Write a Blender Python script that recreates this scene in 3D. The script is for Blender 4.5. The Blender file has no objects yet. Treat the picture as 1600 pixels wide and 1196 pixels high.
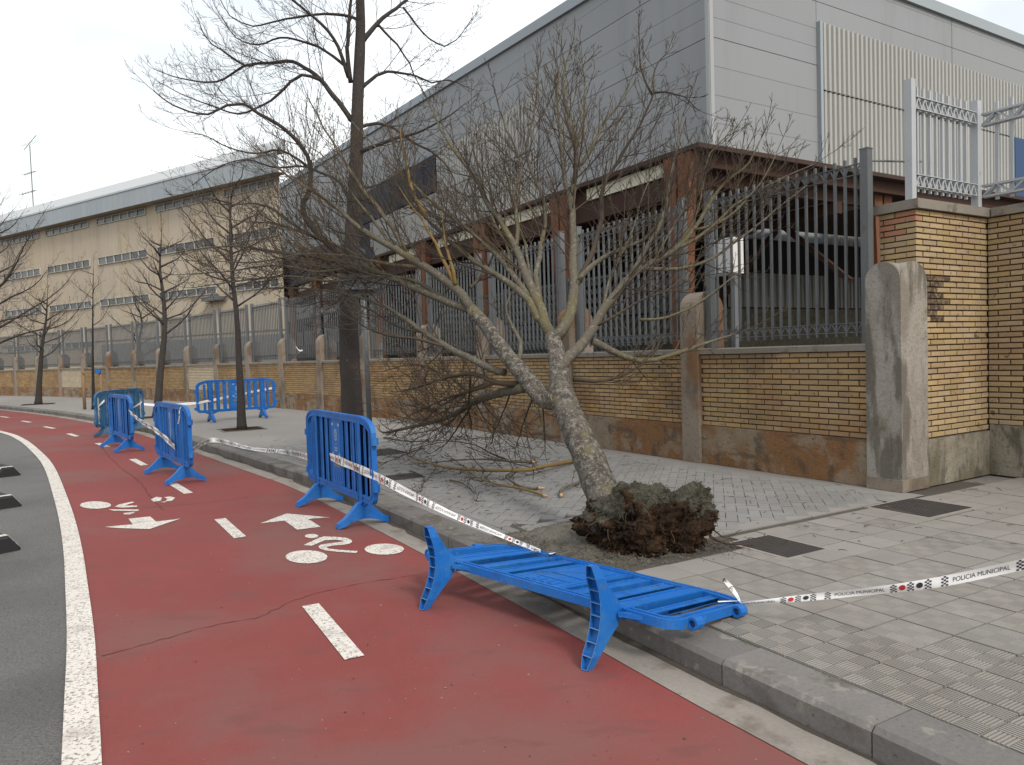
import bpy, bmesh, math, random
from mathutils import Vector, Matrix, noise
import numpy as np

# ------------------------------------------------------------------ camera
SC = bpy.context.scene
F_PX, CX, CY, EYE = 1170.0, 800.0, 598.0, 1.5
ROLL = math.atan(0.03)
PITCH = math.atan(43 / F_PX * math.cos(ROLL))
_f = np.array([0, math.cos(PITCH), -math.sin(PITCH)])
_r0 = np.array([1.0, 0, 0]); _u0 = np.cross(_r0, _f)
CR = math.cos(ROLL) * _r0 - math.sin(ROLL) * _u0
CU = math.sin(ROLL) * _r0 + math.cos(ROLL) * _u0
cam_d = bpy.data.cameras.new('camera')
cam_d.sensor_width = 36.0
cam_d.lens = F_PX / 1600 * 36
cam_d.clip_end = 2000
cam = bpy.data.objects.new('camera', cam_d)
SC.collection.objects.link(cam)
cam.matrix_world = Matrix(((CR[0], CU[0], -_f[0], 0), (CR[1], CU[1], -_f[1], 0), (CR[2], CU[2], -_f[2], EYE), (0, 0, 0, 1)))
SC.camera = cam

# ------------------------------------------------------------------ light
SUN_DIR = Vector((0.46, -0.72, 0.80)).normalized()      # towards the sun
W = bpy.data.worlds.new('World'); SC.world = W; W.use_nodes = True
nt = W.node_tree; nt.nodes.clear()
sky = nt.nodes.new('ShaderNodeTexSky'); sky.sky_type = 'NISHITA'; sky.sun_disc = False
sky.sun_elevation = math.asin(SUN_DIR.z); sky.sun_rotation = math.atan2(SUN_DIR.x, SUN_DIR.y)
sky.air_density = 2.0; sky.dust_density = 5.0
bg1 = nt.nodes.new('ShaderNodeBackground'); bg1.inputs[1].default_value = 0.05
nt.links.new(sky.outputs[0], bg1.inputs[0])
tc = nt.nodes.new('ShaderNodeTexCoord')
mp = nt.nodes.new('ShaderNodeMapping'); mp.inputs['Scale'].default_value = (1, 1, 2.2)
nz = nt.nodes.new('ShaderNodeTexNoise'); nz.inputs['Scale'].default_value = 2.3; nz.inputs['Detail'].default_value = 5
rp = nt.nodes.new('ShaderNodeValToRGB')
rp.color_ramp.elements[0].position = 0.36; rp.color_ramp.elements[0].color = (0.78, 0.80, 0.825, 1)
rp.color_ramp.elements[1].position = 0.55; rp.color_ramp.elements[1].color = (1.12, 1.12, 1.12, 1)
bg2 = nt.nodes.new('ShaderNodeBackground'); bg2.inputs[1].default_value = 0.74
ad = nt.nodes.new('ShaderNodeAddShader')
wo = nt.nodes.new('ShaderNodeOutputWorld')
nt.links.new(tc.outputs['Generated'], mp.inputs[0]); nt.links.new(mp.outputs[0], nz.inputs[0])
nt.links.new(nz.outputs[0], rp.inputs[0]); nt.links.new(rp.outputs[0], bg2.inputs[0])
nt.links.new(bg1.outputs[0], ad.inputs[0]); nt.links.new(bg2.outputs[0], ad.inputs[1])
nt.links.new(ad.outputs[0], wo.inputs[0])
sun_d = bpy.data.lights.new('sun', 'SUN'); sun_d.energy = 1.5; sun_d.angle = math.radians(12); sun_d.color = (1.0, 0.97, 0.93)
sun = bpy.data.objects.new('sun', sun_d); SC.collection.objects.link(sun)
sun.rotation_euler = SUN_DIR.to_track_quat('Z', 'Y').to_euler()
SC.view_settings.view_transform = 'Standard'; SC.view_settings.look = 'None'
SC.view_settings.exposure = 0.36; SC.view_settings.gamma = 1.0

# ------------------------------------------------------------------ helpers
COL = SC.collection
rng = random.Random(7)

def ray(x, y):
    return (x - CX) / F_PX * CR - (y - CY) / F_PX * CU + _f
def G(x, y, z=0.0):                 # image point -> point of the level plane z
    d = ray(x, y); t = (z - EYE) / d[2]
    return Vector((t * d[0], t * d[1], z))
def AT(x, y, Y):                    # image point -> point at depth Y
    d = ray(x, y); t = Y / d[1]
    return Vector((t * d[0], Y, EYE + t * d[2]))

def tag(o, label=None, cat=None, group=None, kind=None):
    if label: o['label'] = label
    if cat: o['category'] = cat
    if group: o['group'] = group
    if kind: o['kind'] = kind
    return o

def empty(name, loc=(0, 0, 0)):
    o = bpy.data.objects.new(name, None); COL.objects.link(o)
    o.location = loc; o.empty_display_size = 0.1
    return o

def obj_from(name, me, parent=None, loc=None):
    o = bpy.data.objects.new(name, me); COL.objects.link(o)
    if parent:
        o.parent = parent
    if loc is not None:
        o.location = loc
    return o

def wloc(o):
    v = Vector((0, 0, 0))
    while o:
        v += o.location; o = o.parent
    return v

class MB:
    def __init__(s): s.v = []; s.f = []; s.m = []
    def add(s, vs, fs, mi=0):
        n = len(s.v); s.v += [tuple(p) for p in vs]
        s.f += [tuple(i + n for i in f) for f in fs]; s.m += [mi] * len(fs)
    def box(s, x0, x1, y0, y1, z0, z1, fr=None, mi=0):
        vs = [(x0, y0, z0), (x1, y0, z0), (x1, y1, z0), (x0, y1, z0), (x0, y0, z1), (x1, y0, z1), (x1, y1, z1), (x0, y1, z1)]
        if fr: vs = [fr(*p) for p in vs]
        s.add(vs, [(0, 3, 2, 1), (4, 5, 6, 7), (0, 1, 5, 4), (1, 2, 6, 5), (2, 3, 7, 6), (3, 0, 4, 7)], mi)
    def bar(s, a, b, w, h=None, up=(0, 0, 1), mi=0):
        a = Vector(a); b = Vector(b); h = h or w
        d = (b - a).normalized(); u = Vector(up)
        sx = d.cross(u)
        if sx.length < 1e-4: sx = d.cross(Vector((1, 0, 0)))
        sx.normalize(); u = sx.cross(d)
        vs = []
        for p in (a, b):
            for i, j in ((-1, -1), (1, -1), (1, 1), (-1, 1)):
                vs.append(p + sx * (i * w / 2) + u * (j * h / 2))
        s.add(vs, [(3, 2, 1, 0), (4, 5, 6, 7), (0, 1, 5, 4), (1, 2, 6, 5), (2, 3, 7, 6), (3, 0, 4, 7)], mi)
    def prism(s, poly, fr, y0, y1, mi=0):      # poly in (x,z), extruded along y
        n = len(poly)
        vs = [fr(x, y0, z) for x, z in poly] + [fr(x, y1, z) for x, z in poly]
        fs = [tuple(range(n)), tuple(range(2 * n - 1, n - 1, -1))]
        fs += [(i, i + n, (i + 1) % n + n, (i + 1) % n) for i in range(n)]
        s.add(vs, fs, mi)
    def tube(s, pts, rad, sides=6, cap=True, mi=0, wob=0.0, seed=0):
        n = len(pts); rings = []
        t = (pts[1] - pts[0]).normalized()
        a = t.cross(Vector((0.3, 0.2, 1)))
        if a.length < 1e-3: a = t.cross(Vector((1, 0, 0)))
        a.normalize()
        base = len(s.v)
        for i in range(n):
            if 0 < i < n - 1: t = pts[i + 1] - pts[i - 1]
            elif i == 0: t = pts[1] - pts[0]
            else: t = pts[-1] - pts[-2]
            if t.length < 1e-7: t = Vector((0, 0, 1))
            t.normalize()
            a = a - t * a.dot(t); a.normalize(); b = t.cross(a)
            for k in range(sides):
                an = 2 * math.pi * k / sides; rr = rad[i]
                if wob: rr *= 1 + wob * noise.noise(Vector((math.cos(an) * 1.7 + seed, math.sin(an) * 1.7, i * 0.35)))
                s.v.append(tuple(pts[i] + (a * math.cos(an) + b * math.sin(an)) * rr))
        for i in range(n - 1):
            for k in range(sides):
                k2 = (k + 1) % sides
                s.f.append((base + i * sides + k, base + i * sides + k2, base + (i + 1) * sides + k2, base + (i + 1) * sides + k)); s.m.append(mi)
        if cap and sides > 2:
            s.f.append(tuple(base + k for k in range(sides - 1, -1, -1))); s.m.append(mi)
            s.f.append(tuple(base + (n - 1) * sides + k for k in range(sides))); s.m.append(mi)
    def mesh(s, name, mats, smooth=False, off=None):
        me = bpy.data.meshes.new(name)
        vs = s.v
        if off is not None: vs = [(a - off[0], b - off[1], c - off[2]) for a, b, c in vs]
        me.from_pydata(vs, [], s.f)
        if not isinstance(mats, (list, tuple)): mats = [mats]
        for m in mats: me.materials.append(m)
        if len(mats) > 1: me.polygons.foreach_set('material_index', s.m)
        if smooth: me.polygons.foreach_set('use_smooth', [True] * len(s.f))
        me.update(); return me
    def build(s, name, mats, parent=None, smooth=False, off=None):
        # vertices are in world coordinates unless the parent is a local prototype (off=False)
        if off is False:
            return obj_from(name, s.mesh(name, mats, smooth), parent)
        o = wloc(parent) if parent else Vector((0, 0, 0))
        return obj_from(name, s.mesh(name, mats, smooth, off=o), parent)

def frame(O, ex, ey):
    O = Vector((O[0], O[1], O[2] if len(O) > 2 else 0)); ex = Vector((ex[0], ex[1], 0)); ey = Vector((ey[0], ey[1], 0))
    return lambda x, y, z: O + ex * x + ey * y + Vector((0, 0, z))

def copy_tree(o, parent=None):
    c = o.copy(); COL.objects.link(c); c.parent = parent
    for ch in list(o.children): copy_tree(ch, c)
    return c

def resample(pts, step):
    out = []
    n = len(pts); P = [Vector(p) for p in pts]
    for i in range(n - 1):
        p0 = P[i - 1] if i else P[0] * 2 - P[1]
        p1, p2 = P[i], P[i + 1]
        p3 = P[i + 2] if i + 2 < n else P[-1] * 2 - P[-2]
        k = max(1, int((p2 - p1).length / step))
        for j in range(k):
            t = j / k
            out.append(0.5 * ((2 * p1) + (p2 - p0) * t + (2 * p0 - 5 * p1 + 4 * p2 - p3) * t * t + (3 * p1 - p0 - 3 * p2 + p3) * t ** 3))
    out.append(P[-1].copy()); return out

def arclen(pts):
    s = [0.0]
    for a, b in zip(pts, pts[1:]): s.append(s[-1] + (b - a).length)
    return s
def along(pts, S, s):
    lo = 0
    import bisect
    i = min(max(bisect.bisect_right(S, s) - 1, 0), len(pts) - 2)
    t = (s - S[i]) / max(S[i + 1] - S[i], 1e-9)
    return pts[i].lerp(pts[i + 1], t), (pts[i + 1] - pts[i]).normalized()

# ------------------------------------------------------------------ materials
def srgb(r, g, b):
    f = lambda c: (c / 255 / 12.92) if c / 255 <= 0.04045 else ((c / 255 + 0.055) / 1.055) ** 2.4
    return (f(r), f(g), f(b))

ALB = 0.80           # every albedo below was judged at unit exposure
def mat(name, base, rough=0.8, var=None, spots=(), bump=None, rand=0.0, island=0.0, spec=0.3, metal=0.0, scale3=None, bump2=None):
    """base colour; var=(scale, amount); spots=[(scale, threshold, softness, colour, amount, stretch)]; bump=(scale, strength, dist)"""
    base = tuple(c * ALB for c in base)
    spots = [(q[0], q[1], q[2], tuple(c * ALB for c in q[3])) + tuple(q[4:]) for q in spots]
    m = bpy.data.materials.new(name); m.use_nodes = True
    t = m.node_tree; N = t.nodes; L = t.links
    bs = N['Principled BSDF']
    bs.inputs['Roughness'].default_value = rough
    bs.inputs['Metallic'].default_value = metal
    bs.inputs['Specular IOR Level'].default_value = spec
    geo = N.new('ShaderNodeNewGeometry')
    pos = geo.outputs['Position']
    def tex(scale, detail=4, stretch=None, seed=0):
        src = pos
        mpn = N.new('ShaderNodeMapping'); L.new(src, mpn.inputs[0])
        mpn.inputs['Location'].default_value = (seed * 3.7, seed * 1.3, seed * 2.1)
        if stretch: mpn.inputs['Scale'].default_value = stretch
        n = N.new('ShaderNodeTexNoise'); n.inputs['Scale'].default_value = scale; n.inputs['Detail'].default_value = detail
        n.inputs['Roughness'].default_value = 0.6
        L.new(mpn.outputs[0], n.inputs[0]); return n.outputs[0]
    def math_(op, a, b=None, c=None):
        n = N.new('ShaderNodeMath'); n.operation = op
        for i, q in enumerate((a, b, c)):
            if q is None: continue
            if isinstance(q, (int, float)): n.inputs[i].default_value = q
            else: L.new(q, n.inputs[i])
        return n.outputs[0]
    def mix(fac, a, b, mode='MIX'):
        n = N.new('ShaderNodeMix'); n.data_type = 'RGBA'; n.blend_type = mode
        for i, q in ((0, fac), (6, a), (7, b)):
            if isinstance(q, (int, float)): n.inputs[i].default_value = q
            elif isinstance(q, tuple): n.inputs[i].default_value = (*q[:3], 1)
            else: L.new(q, n.inputs[i])
        return n.outputs[2]
    col = (*base, 1)
    cur = N.new('ShaderNodeRGB'); cur.outputs[0].default_value = col; cur = cur.outputs[0]
    fac = None
    def mulval(cur, v):                     # scale colour by a value
        n = N.new('ShaderNodeVectorMath'); n.operation = 'SCALE'
        L.new(cur, n.inputs[0]); L.new(v, n.inputs['Scale']); return n.outputs[0]
    if var:
        for i, (sc, am) in enumerate(var if isinstance(var, list) else [var]):
            v = math_('MULTIPLY_ADD', tex(sc, 5, seed=i + 1), 2 * am, 1 - am)
            cur = mulval(cur, v)
    if rand or island:
        oi = N.new('ShaderNodeObjectInfo')
        r = math_('ADD', oi.outputs['Random'], geo.outputs['Random Per Island']) if island else math_('ADD', oi.outputs['Random'], 0.137)
        r = math_('FRACT', math_('MULTIPLY', r, 7.31))
        am = rand or island
        cur = mulval(cur, math_('MULTIPLY_ADD', r, 2 * am, 1 - am))
        r2 = math_('FRACT', math_('MULTIPLY', r, 13.7))
        hs = N.new('ShaderNodeHueSaturation'); L.new(cur, hs.inputs['Color'])
        L.new(math_('MULTIPLY_ADD', r2, 0.010, 0.495), hs.inputs['Hue'])
        L.new(math_('MULTIPLY_ADD', r2, 0.24, 0.88), hs.inputs['Saturation'])
        cur = hs.outputs[0]
    for i, sp in enumerate(spots):
        sc, th, so, c, am = sp[:5]; st = sp[5] if len(sp) > 5 else None
        n = tex(sc, 6, st, seed=i + 5)
        mr = N.new('ShaderNodeMapRange'); mr.interpolation_type = 'SMOOTHSTEP'
        L.new(n, mr.inputs[0]); mr.inputs[1].default_value = th - so; mr.inputs[2].default_value = th + so
        mr.inputs[3].default_value = 0; mr.inputs[4].default_value = am
        cur = mix(mr.outputs[0], cur, c)
    L.new(cur, bs.inputs['Base Color'])
    if bump:
        h = tex(bump[0], 6, seed=11)
        if bump2: h = math_('ADD', h, math_('MULTIPLY', tex(bump2[0], 4, seed=12), bump2[1]))
        bn = N.new('ShaderNodeBump'); bn.inputs['Strength'].default_value = bump[1]; bn.inputs['Distance'].default_value = bump[2]
        L.new(h, bn.inputs['Height']); L.new(bn.outputs[0], bs.inputs['Normal'])
    return m

M = {}
M['asphalt'] = mat('asphalt', (0.20, 0.195, 0.188), 0.92, var=[(1.2, 0.18), (60, 0.6), (160, 0.5)], spots=[(0.5, 0.56, 0.1, (0.14, 0.137, 0.133), 0.7), (110, 0.62, 0.03, (0.26, 0.25, 0.235), 0.7), (100, 0.60, 0.04, (0.04, 0.04, 0.04), 0.6)], bump=(70, 1.0, 0.025), spec=0.2)
M['red'] = mat('red_coating', (0.235, 0.060, 0.054), 0.8, var=[(0.8, 0.14), (7, 0.08), (90, 0.15)], spots=[(0.45, 0.56, 0.09, (0.195, 0.098, 0.088), 0.7), (2.3, 0.62, 0.05, (0.16, 0.068, 0.062), 0.5, (1, 2.5, 1)), (26, 0.72, 0.02, (0.42, 0.30, 0.26), 0.7), (14, 0.70, 0.02, (0.10, 0.045, 0.04), 0.6)], bump=(140, 0.3, 0.004), spec=0.2)
M['paint'] = mat('road_paint', (0.72, 0.68, 0.62), 0.75, var=[(3, 0.1), (60, 0.15)], spots=[(60, 0.565, 0.03, (0.17, 0.14, 0.13), 0.8), (6, 0.60, 0.08, (0.36, 0.30, 0.28), 0.5)], bump=(120, 0.4, 0.004))
M['crack'] = mat('crack_dirt', (0.125, 0.040, 0.037), 0.95)
M['gutter'] = mat('gutter_concrete', (0.28, 0.255, 0.225), 0.9, var=[(2.2, 0.25), (40, 0.2)], spots=[(1.8, 0.60, 0.06, (0.13, 0.10, 0.08), 0.7), (9, 0.66, 0.05, (0.12, 0.11, 0.095), 0.6)], bump=(60, 0.4, 0.006))
M['kerb'] = mat('kerb_concrete', (0.18, 0.168, 0.158), 0.92, var=[(2.5, 0.25), (50, 0.25)], spots=[(3, 0.57, 0.07, (0.095, 0.08, 0.068), 0.65), (9, 0.63, 0.04, (0.31, 0.285, 0.25), 0.6), (40, 0.66, 0.03, (0.07, 0.06, 0.05), 0.6)], bump=(45, 0.5, 0.008), rand=0.10)
M['tile'] = mat('paving_tile', (0.276, 0.260, 0.238), 0.92, var=[(1.6, 0.12), (70, 0.15)], spots=[(2.2, 0.58, 0.09, (0.23, 0.212, 0.19), 0.6), (30, 0.68, 0.03, (0.15, 0.13, 0.11), 0.5)], bump=(90, 0.3, 0.004), rand=0.07)
M['mortar'] = mat('joint_mortar', (0.095, 0.085, 0.074), 0.95, var=(8, 0.25), bump=(60, 0.4, 0.004))
M['paver'] = mat('concrete_paver', (0.255, 0.252, 0.243), 0.92, var=[(1.0, 0.14), (60, 0.14)], spots=[(1.1, 0.57, 0.09, (0.21, 0.206, 0.196), 0.7)], bump=(90, 0.3, 0.004), island=0.08)
M['walk'] = mat('pavement_concrete', (0.28, 0.265, 0.245), 0.9, var=[(0.7, 0.14), (40, 0.1)], spots=[(0.9, 0.63, 0.07, (0.2, 0.185, 0.165), 0.6)], bump=(50, 0.3, 0.004))
M['yard'] = mat('yard_concrete', (0.24, 0.225, 0.205), 0.9, var=(0.8, 0.2))
M['ground'] = mat('ground_earth', (0.16, 0.15, 0.13), 0.95, var=(0.2, 0.2))
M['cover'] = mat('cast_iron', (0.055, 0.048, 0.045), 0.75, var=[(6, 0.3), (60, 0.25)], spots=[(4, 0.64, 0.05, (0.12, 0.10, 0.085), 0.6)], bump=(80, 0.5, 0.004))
M['coverframe'] = mat('cover_frame', (0.3, 0.28, 0.25), 0.85, var=(9, 0.2))
M['brick'] = mat('yellow_brick', (0.43, 0.288, 0.145), 0.9, var=[(0.9, 0.12), (45, 0.2)], spots=[(0.55, 0.52, 0.10, (0.40, 0.295, 0.165), 0.6), (1.3, 0.56, 0.08, (0.33, 0.18, 0.09), 0.6), (0.9, 0.60, 0.05, (0.20, 0.145, 0.085), 0.55), (14, 0.66, 0.03, (0.10, 0.07, 0.05), 0.7)], bump=(60, 0.6, 0.008), island=0.20)
M['brickpier'] = mat('buff_brick', (0.44, 0.33, 0.19), 0.9, var=[(0.9, 0.1), (45, 0.18)], spots=[(1.4, 0.58, 0.08, (0.36, 0.235, 0.135), 0.5), (9, 0.66, 0.03, (0.10, 0.08, 0.06), 0.8)], bump=(60, 0.6, 0.008), island=0.16)
M['brickpale'] = mat('painted_brick', (0.60, 0.51, 0.37), 0.85, var=[(0.9, 0.1), (45, 0.1)], bump=(70, 0.3, 0.004), island=0.08)
M['brickdark'] = mat('sooty_brick', (0.085, 0.062, 0.048), 0.9, var=[(20, 0.4)], spots=[(22, 0.52, 0.06, (0.27, 0.19, 0.10), 0.8)], island=0.3)
M['brickred'] = mat('reddish_brick', (0.42, 0.20, 0.115), 0.88, var=[(20, 0.2)], rand=0.12)
M['wallmortar'] = mat('wall_mortar', (0.095, 0.064, 0.043), 0.95, var=(5, 0.3), bump=(50, 0.4, 0.004))
M['plinth'] = mat('stained_plinth', (0.30, 0.235, 0.165), 0.92, var=[(2, 0.2), (40, 0.25)],
    spots=[(0.8, 0.475, 0.055, (0.265, 0.125, 0.045), 0.88, (1, 1, 0.8)), (2.6, 0.57, 0.05, (0.35, 0.295, 0.225), 0.6), (3.6, 0.585, 0.05, (0.11, 0.082, 0.06), 0.75, (1, 1, 0.6)), (1.9, 0.58, 0.04, (0.15, 0.095, 0.06), 0.8, (0.6, 0.6, 3)), (24, 0.62, 0.05, (0.12, 0.09, 0.066), 0.75), (60, 0.62, 0.04, (0.36, 0.31, 0.25), 0.5)], bump=(9, 0.8, 0.05), bump2=(60, 0.4))


M['plinth2'] = mat('mossy_plinth', (0.31, 0.28, 0.225), 0.92, var=[(2, 0.2), (40, 0.25)],
    spots=[(1.4, 0.50, 0.08, (0.13, 0.12, 0.075), 0.85, (1, 1, 0.5)), (6, 0.57, 0.05, (0.09, 0.085, 0.065), 0.7, (1, 1, 0.35)), (24, 0.64, 0.04, (0.10, 0.085, 0.07), 0.7)], bump=(9, 0.7, 0.04), bump2=(60, 0.35))

M['coping'] = mat('coping_concrete', (0.25, 0.225, 0.19), 0.9, var=[(3, 0.2), (50, 0.2)], spots=[(5, 0.60, 0.06, (0.10, 0.085, 0.07), 0.7)], bump=(50, 0.5, 0.008))
M['pillar'] = mat('weathered_concrete', (0.37, 0.345, 0.305), 0.92, var=[(2, 0.15), (40, 0.2)],
    spots=[(1.6, 0.52, 0.07, (0.22, 0.195, 0.16), 0.8, (1, 1, 0.45)), (4.5, 0.545, 0.06, (0.12, 0.105, 0.085), 0.8, (1, 1, 0.25)), (48, 0.60, 0.07, (0.15, 0.135, 0.11), 0.6), (1.1, 0.63, 0.04, (0.14, 0.12, 0.045), 0.7)], bump=(22, 0.6, 0.02), bump2=(90, 0.5))

M['pillar2'] = mat('brown_concrete', (0.30, 0.25, 0.20), 0.92, var=[(2, 0.2), (40, 0.2)],
    spots=[(1.5, 0.55, 0.07, (0.14, 0.11, 0.085), 0.8, (1, 1, 0.5)), (0.9, 0.57, 0.05, (0.24, 0.115, 0.045), 0.75), (30, 0.62, 0.05, (0.11, 0.095, 0.075), 0.7)], bump=(22, 0.5, 0.015), bump2=(90, 0.4))

M['galv'] = mat('galvanised_steel', (0.150, 0.162, 0.172), 0.5, var=[(3, 0.2), (30, 0.15)], spots=[(6, 0.66, 0.05, (0.12, 0.09, 0.07), 0.5)], metal=0.25, spec=0.4)
M['galvwhite'] = mat('white_paint_steel', (0.44, 0.465, 0.49), 0.5, var=[(4, 0.1)], spots=[(10, 0.67, 0.04, (0.3, 0.27, 0.25), 0.5)], spec=0.4)
M['hall'] = mat('hall_panel', (0.275, 0.292, 0.308), 0.55, var=[(0.25, 0.05)], spots=[(1.0, 0.60, 0.10, (0.225, 0.238, 0.25), 0.5, (1, 1, 0.10))], spec=0.35, rand=0.03)
M['halltrim'] = mat('hall_trim', (0.37, 0.385, 0.40), 0.5, spec=0.4)
M['halljoint'] = mat('hall_joint', (0.14, 0.145, 0.15), 0.7)
M['corr'] = mat('corrugated_steel', (0.385, 0.39, 0.375), 0.5, var=[(0.3, 0.06), (8, 0.05)], spec=0.4)
M['dark_glass'] = mat('dark_blue_glazing', (0.010, 0.013, 0.026), 0.55, spec=0.15, rand=0.2)
M['navy'] = mat('navy_frame', (0.02, 0.025, 0.045), 0.5)
M['shadewall'] = mat('shade_dark_wall', (0.014, 0.013, 0.013), 0.9)  # near black: canopy shade put into the wall colour above the strips
M['gutterdirt'] = mat('gutter_dirt', (0.075, 0.062, 0.048), 1.0, var=[(15, 0.4)])
M['fibre'] = mat('matted_fibre', (0.125, 0.122, 0.095), 1.0, var=[(9, 0.4)], island=0.4, spec=0.05)
M['blue_door'] = mat('blue_shutter', (0.010, 0.055, 0.16), 0.5)
M['timber'] = mat('glulam_timber', (0.165, 0.064, 0.028), 0.75, var=[(2, 0.2), (30, 0.2)], spots=[(3, 0.56, 0.08, (0.10, 0.038, 0.02), 0.7, (1, 1, 0.2))])
M['roofbrown'] = mat('brown_roof_sheet', (0.055, 0.030, 0.024), 0.8, var=[(1.5, 0.25)])
M['soffit'] = mat('dark_shaded_timber', (0.050, 0.024, 0.017), 0.85, var=[(2, 0.3)])  # own dark brown on fascia boards, painted shade on the inner beams
M['skylight'] = mat('pale_fascia', (0.62, 0.60, 0.48), 0.7, var=[(4, 0.15)])
M['lowwall'] = mat('shaded_mottled_concrete', (0.12, 0.110, 0.088), 0.95, var=[(1.5, 0.25), (25, 0.3)], spots=[(8, 0.54, 0.06, (0.05, 0.05, 0.035), 0.6)])  # mottling is the concrete's own; base darkened to paint shade under the canopy
M['corrshade'] = mat('shaded_sheet', (0.20, 0.205, 0.20), 0.6, var=[(2, 0.1)])  # darker copy of the corrugated steel, canopy shade put into its colour
M['cream'] = mat('cream_panel', (0.50, 0.43, 0.335), 0.8, var=[(0.25, 0.06), (2, 0.05)], spots=[(1.2, 0.60, 0.08, (0.36, 0.30, 0.23), 0.5, (1, 1, 0.12))], spec=0.2, rand=0.03)
M['creamjoint'] = mat('cream_joint', (0.33, 0.27, 0.2), 0.8)
M['fascia'] = mat('grey_fascia_sheet', (0.33, 0.375, 0.41), 0.5, var=[(0.3, 0.06)], rand=0.03)
M['roofmetal'] = mat('light_roof_sheet', (0.52, 0.55, 0.57), 0.5)
M['winframe'] = mat('window_frame', (0.50, 0.50, 0.46), 0.6)
M['pane'] = mat('window_pane', (0.075, 0.085, 0.09), 0.22, spec=0.5, rand=0.5)
M['greybase'] = mat('grey_render', (0.24, 0.235, 0.225), 0.9, var=[(0.5, 0.15)])
M['blue'] = mat('blue_plastic', (0.009, 0.138, 0.50), 0.5, var=[(3, 0.10), (25, 0.06)], spots=[(3.0, 0.57, 0.09, (0.045, 0.20, 0.50), 0.5), (45, 0.64, 0.03, (0.14, 0.28, 0.48), 0.45), (6, 0.60, 0.05, (0.022, 0.09, 0.27), 0.6), (18, 0.65, 0.03, (0.10, 0.12, 0.14), 0.5)], spec=0.3, bump=(40, 0.15, 0.004))
M['bluerib'] = mat('scuffed_blue_edge', (0.13, 0.26, 0.47), 0.6, var=[(20, 0.2)])
M['teal'] = mat('faded_blue_plastic', (0.028, 0.125, 0.27), 0.55, var=[(4, 0.15)], spots=[(5, 0.55, 0.08, (0.12, 0.22, 0.32), 0.6)], spec=0.35)
M['sticker'] = mat('pale_sticker', (0.33, 0.45, 0.55), 0.6, var=[(30, 0.3)])
M['sticker_dark'] = mat('grey_label', (0.16, 0.2, 0.22), 0.6)
M['tape'] = mat('white_tape', (0.86, 0.85, 0.84), 0.45, var=[(8, 0.06)], spec=0.4)
M['tapeblack'] = mat('tape_print_black', (0.02, 0.022, 0.035), 0.5)
M['tapered'] = mat('tape_print_red', (0.48, 0.03, 0.035), 0.5)
M['bark'] = mat('lichen_bark', (0.195, 0.175, 0.150), 0.97, var=[(3, 0.25), (45, 0.45)], spots=[(14, 0.52, 0.06, (0.085, 0.072, 0.060), 0.7, (1, 1, 0.6)), (22, 0.565, 0.03, (0.36, 0.345, 0.305), 0.75), (2.4, 0.60, 0.05, (0.24, 0.215, 0.095), 0.5), (50, 0.60, 0.03, (0.42, 0.40, 0.35), 0.7)], bump=(18, 1.0, 0.06), bump2=(60, 0.7), spec=0.1)
M['limb'] = mat('limb_bark', (0.140, 0.126, 0.100), 0.97, var=[(3, 0.25), (40, 0.35)], spots=[(1.3, 0.55, 0.07, (0.155, 0.135, 0.065), 0.6), (24, 0.59, 0.04, (0.25, 0.235, 0.195), 0.65)], bump=(60, 0.8, 0.018), spec=0.1)
M['twig'] = mat('twig_bark', (0.070, 0.057, 0.047), 0.97, var=[(1.5, 0.3)], spots=[(0.9, 0.56, 0.08, (0.115, 0.085, 0.05), 0.6)], spec=0.1)
M['barkdark'] = mat('dark_bark', (0.064, 0.056, 0.052), 0.95, var=[(3, 0.25), (40, 0.35)], spots=[(26, 0.69, 0.03, (0.34, 0.33, 0.3), 0.7)], bump=(26, 0.9, 0.03), bump2=(90, 0.5))
M['twigdark'] = mat('dark_twig', (0.078, 0.064, 0.056), 0.97, var=[(1.5, 0.25)], spec=0.1)
M['yellowbark'] = mat('yellow_lichen_bark', (0.22, 0.15, 0.055), 0.95, var=[(6, 0.3), (40, 0.3)], bump=(60, 0.5, 0.01))
M['splinter'] = mat('split_wood', (0.55, 0.34, 0.19), 0.8, var=[(40, 0.2)])
M['rootsoil'] = mat('brown_root_soil', (0.036, 0.024, 0.017), 1.0, var=[(6, 0.4), (40, 0.5)], spots=[(5, 0.53, 0.06, (0.082, 0.048, 0.029), 0.7), (30, 0.62, 0.04, (0.12, 0.078, 0.05), 0.5)], bump=(30, 1.0, 0.04), spec=0.05)
M['crust'] = mat('grey_soil_crust', (0.105, 0.100, 0.080), 1.0, var=[(6, 0.35), (50, 0.45)], spots=[(7, 0.54, 0.06, (0.045, 0.038, 0.030), 0.75)], bump=(45, 1.0, 0.04), spec=0.05)
M['soil'] = mat('grey_soil', (0.185, 0.172, 0.145), 1.0, var=[(3, 0.25), (60, 0.5)], spots=[(5, 0.56, 0.07, (0.10, 0.09, 0.07), 0.6), (70, 0.60, 0.04, (0.07, 0.06, 0.05), 0.6)], bump=(50, 1.0, 0.03), spec=0.05)
M['root'] = mat('root_bark', (0.060, 0.040, 0.028), 0.95, var=[(20, 0.4)])
M['grass'] = mat('grass', (0.07, 0.13, 0.03), 0.8)
M['rubber'] = mat('black_rubber', (0.022, 0.022, 0.024), 0.7, var=[(10, 0.2)])
M['signback'] = mat('sign_back', (0.075, 0.085, 0.092), 0.6, var=[(4, 0.2)])
M['stake'] = mat('wood_stake', (0.26, 0.17, 0.10), 0.85, var=[(10, 0.2)])
M['boxwhite'] = mat('white_cabinet', (0.70, 0.69, 0.66), 0.6, var=[(3, 0.06)])
M['blackpole'] = mat('dark_stem', (0.02, 0.02, 0.022), 0.7)
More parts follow.
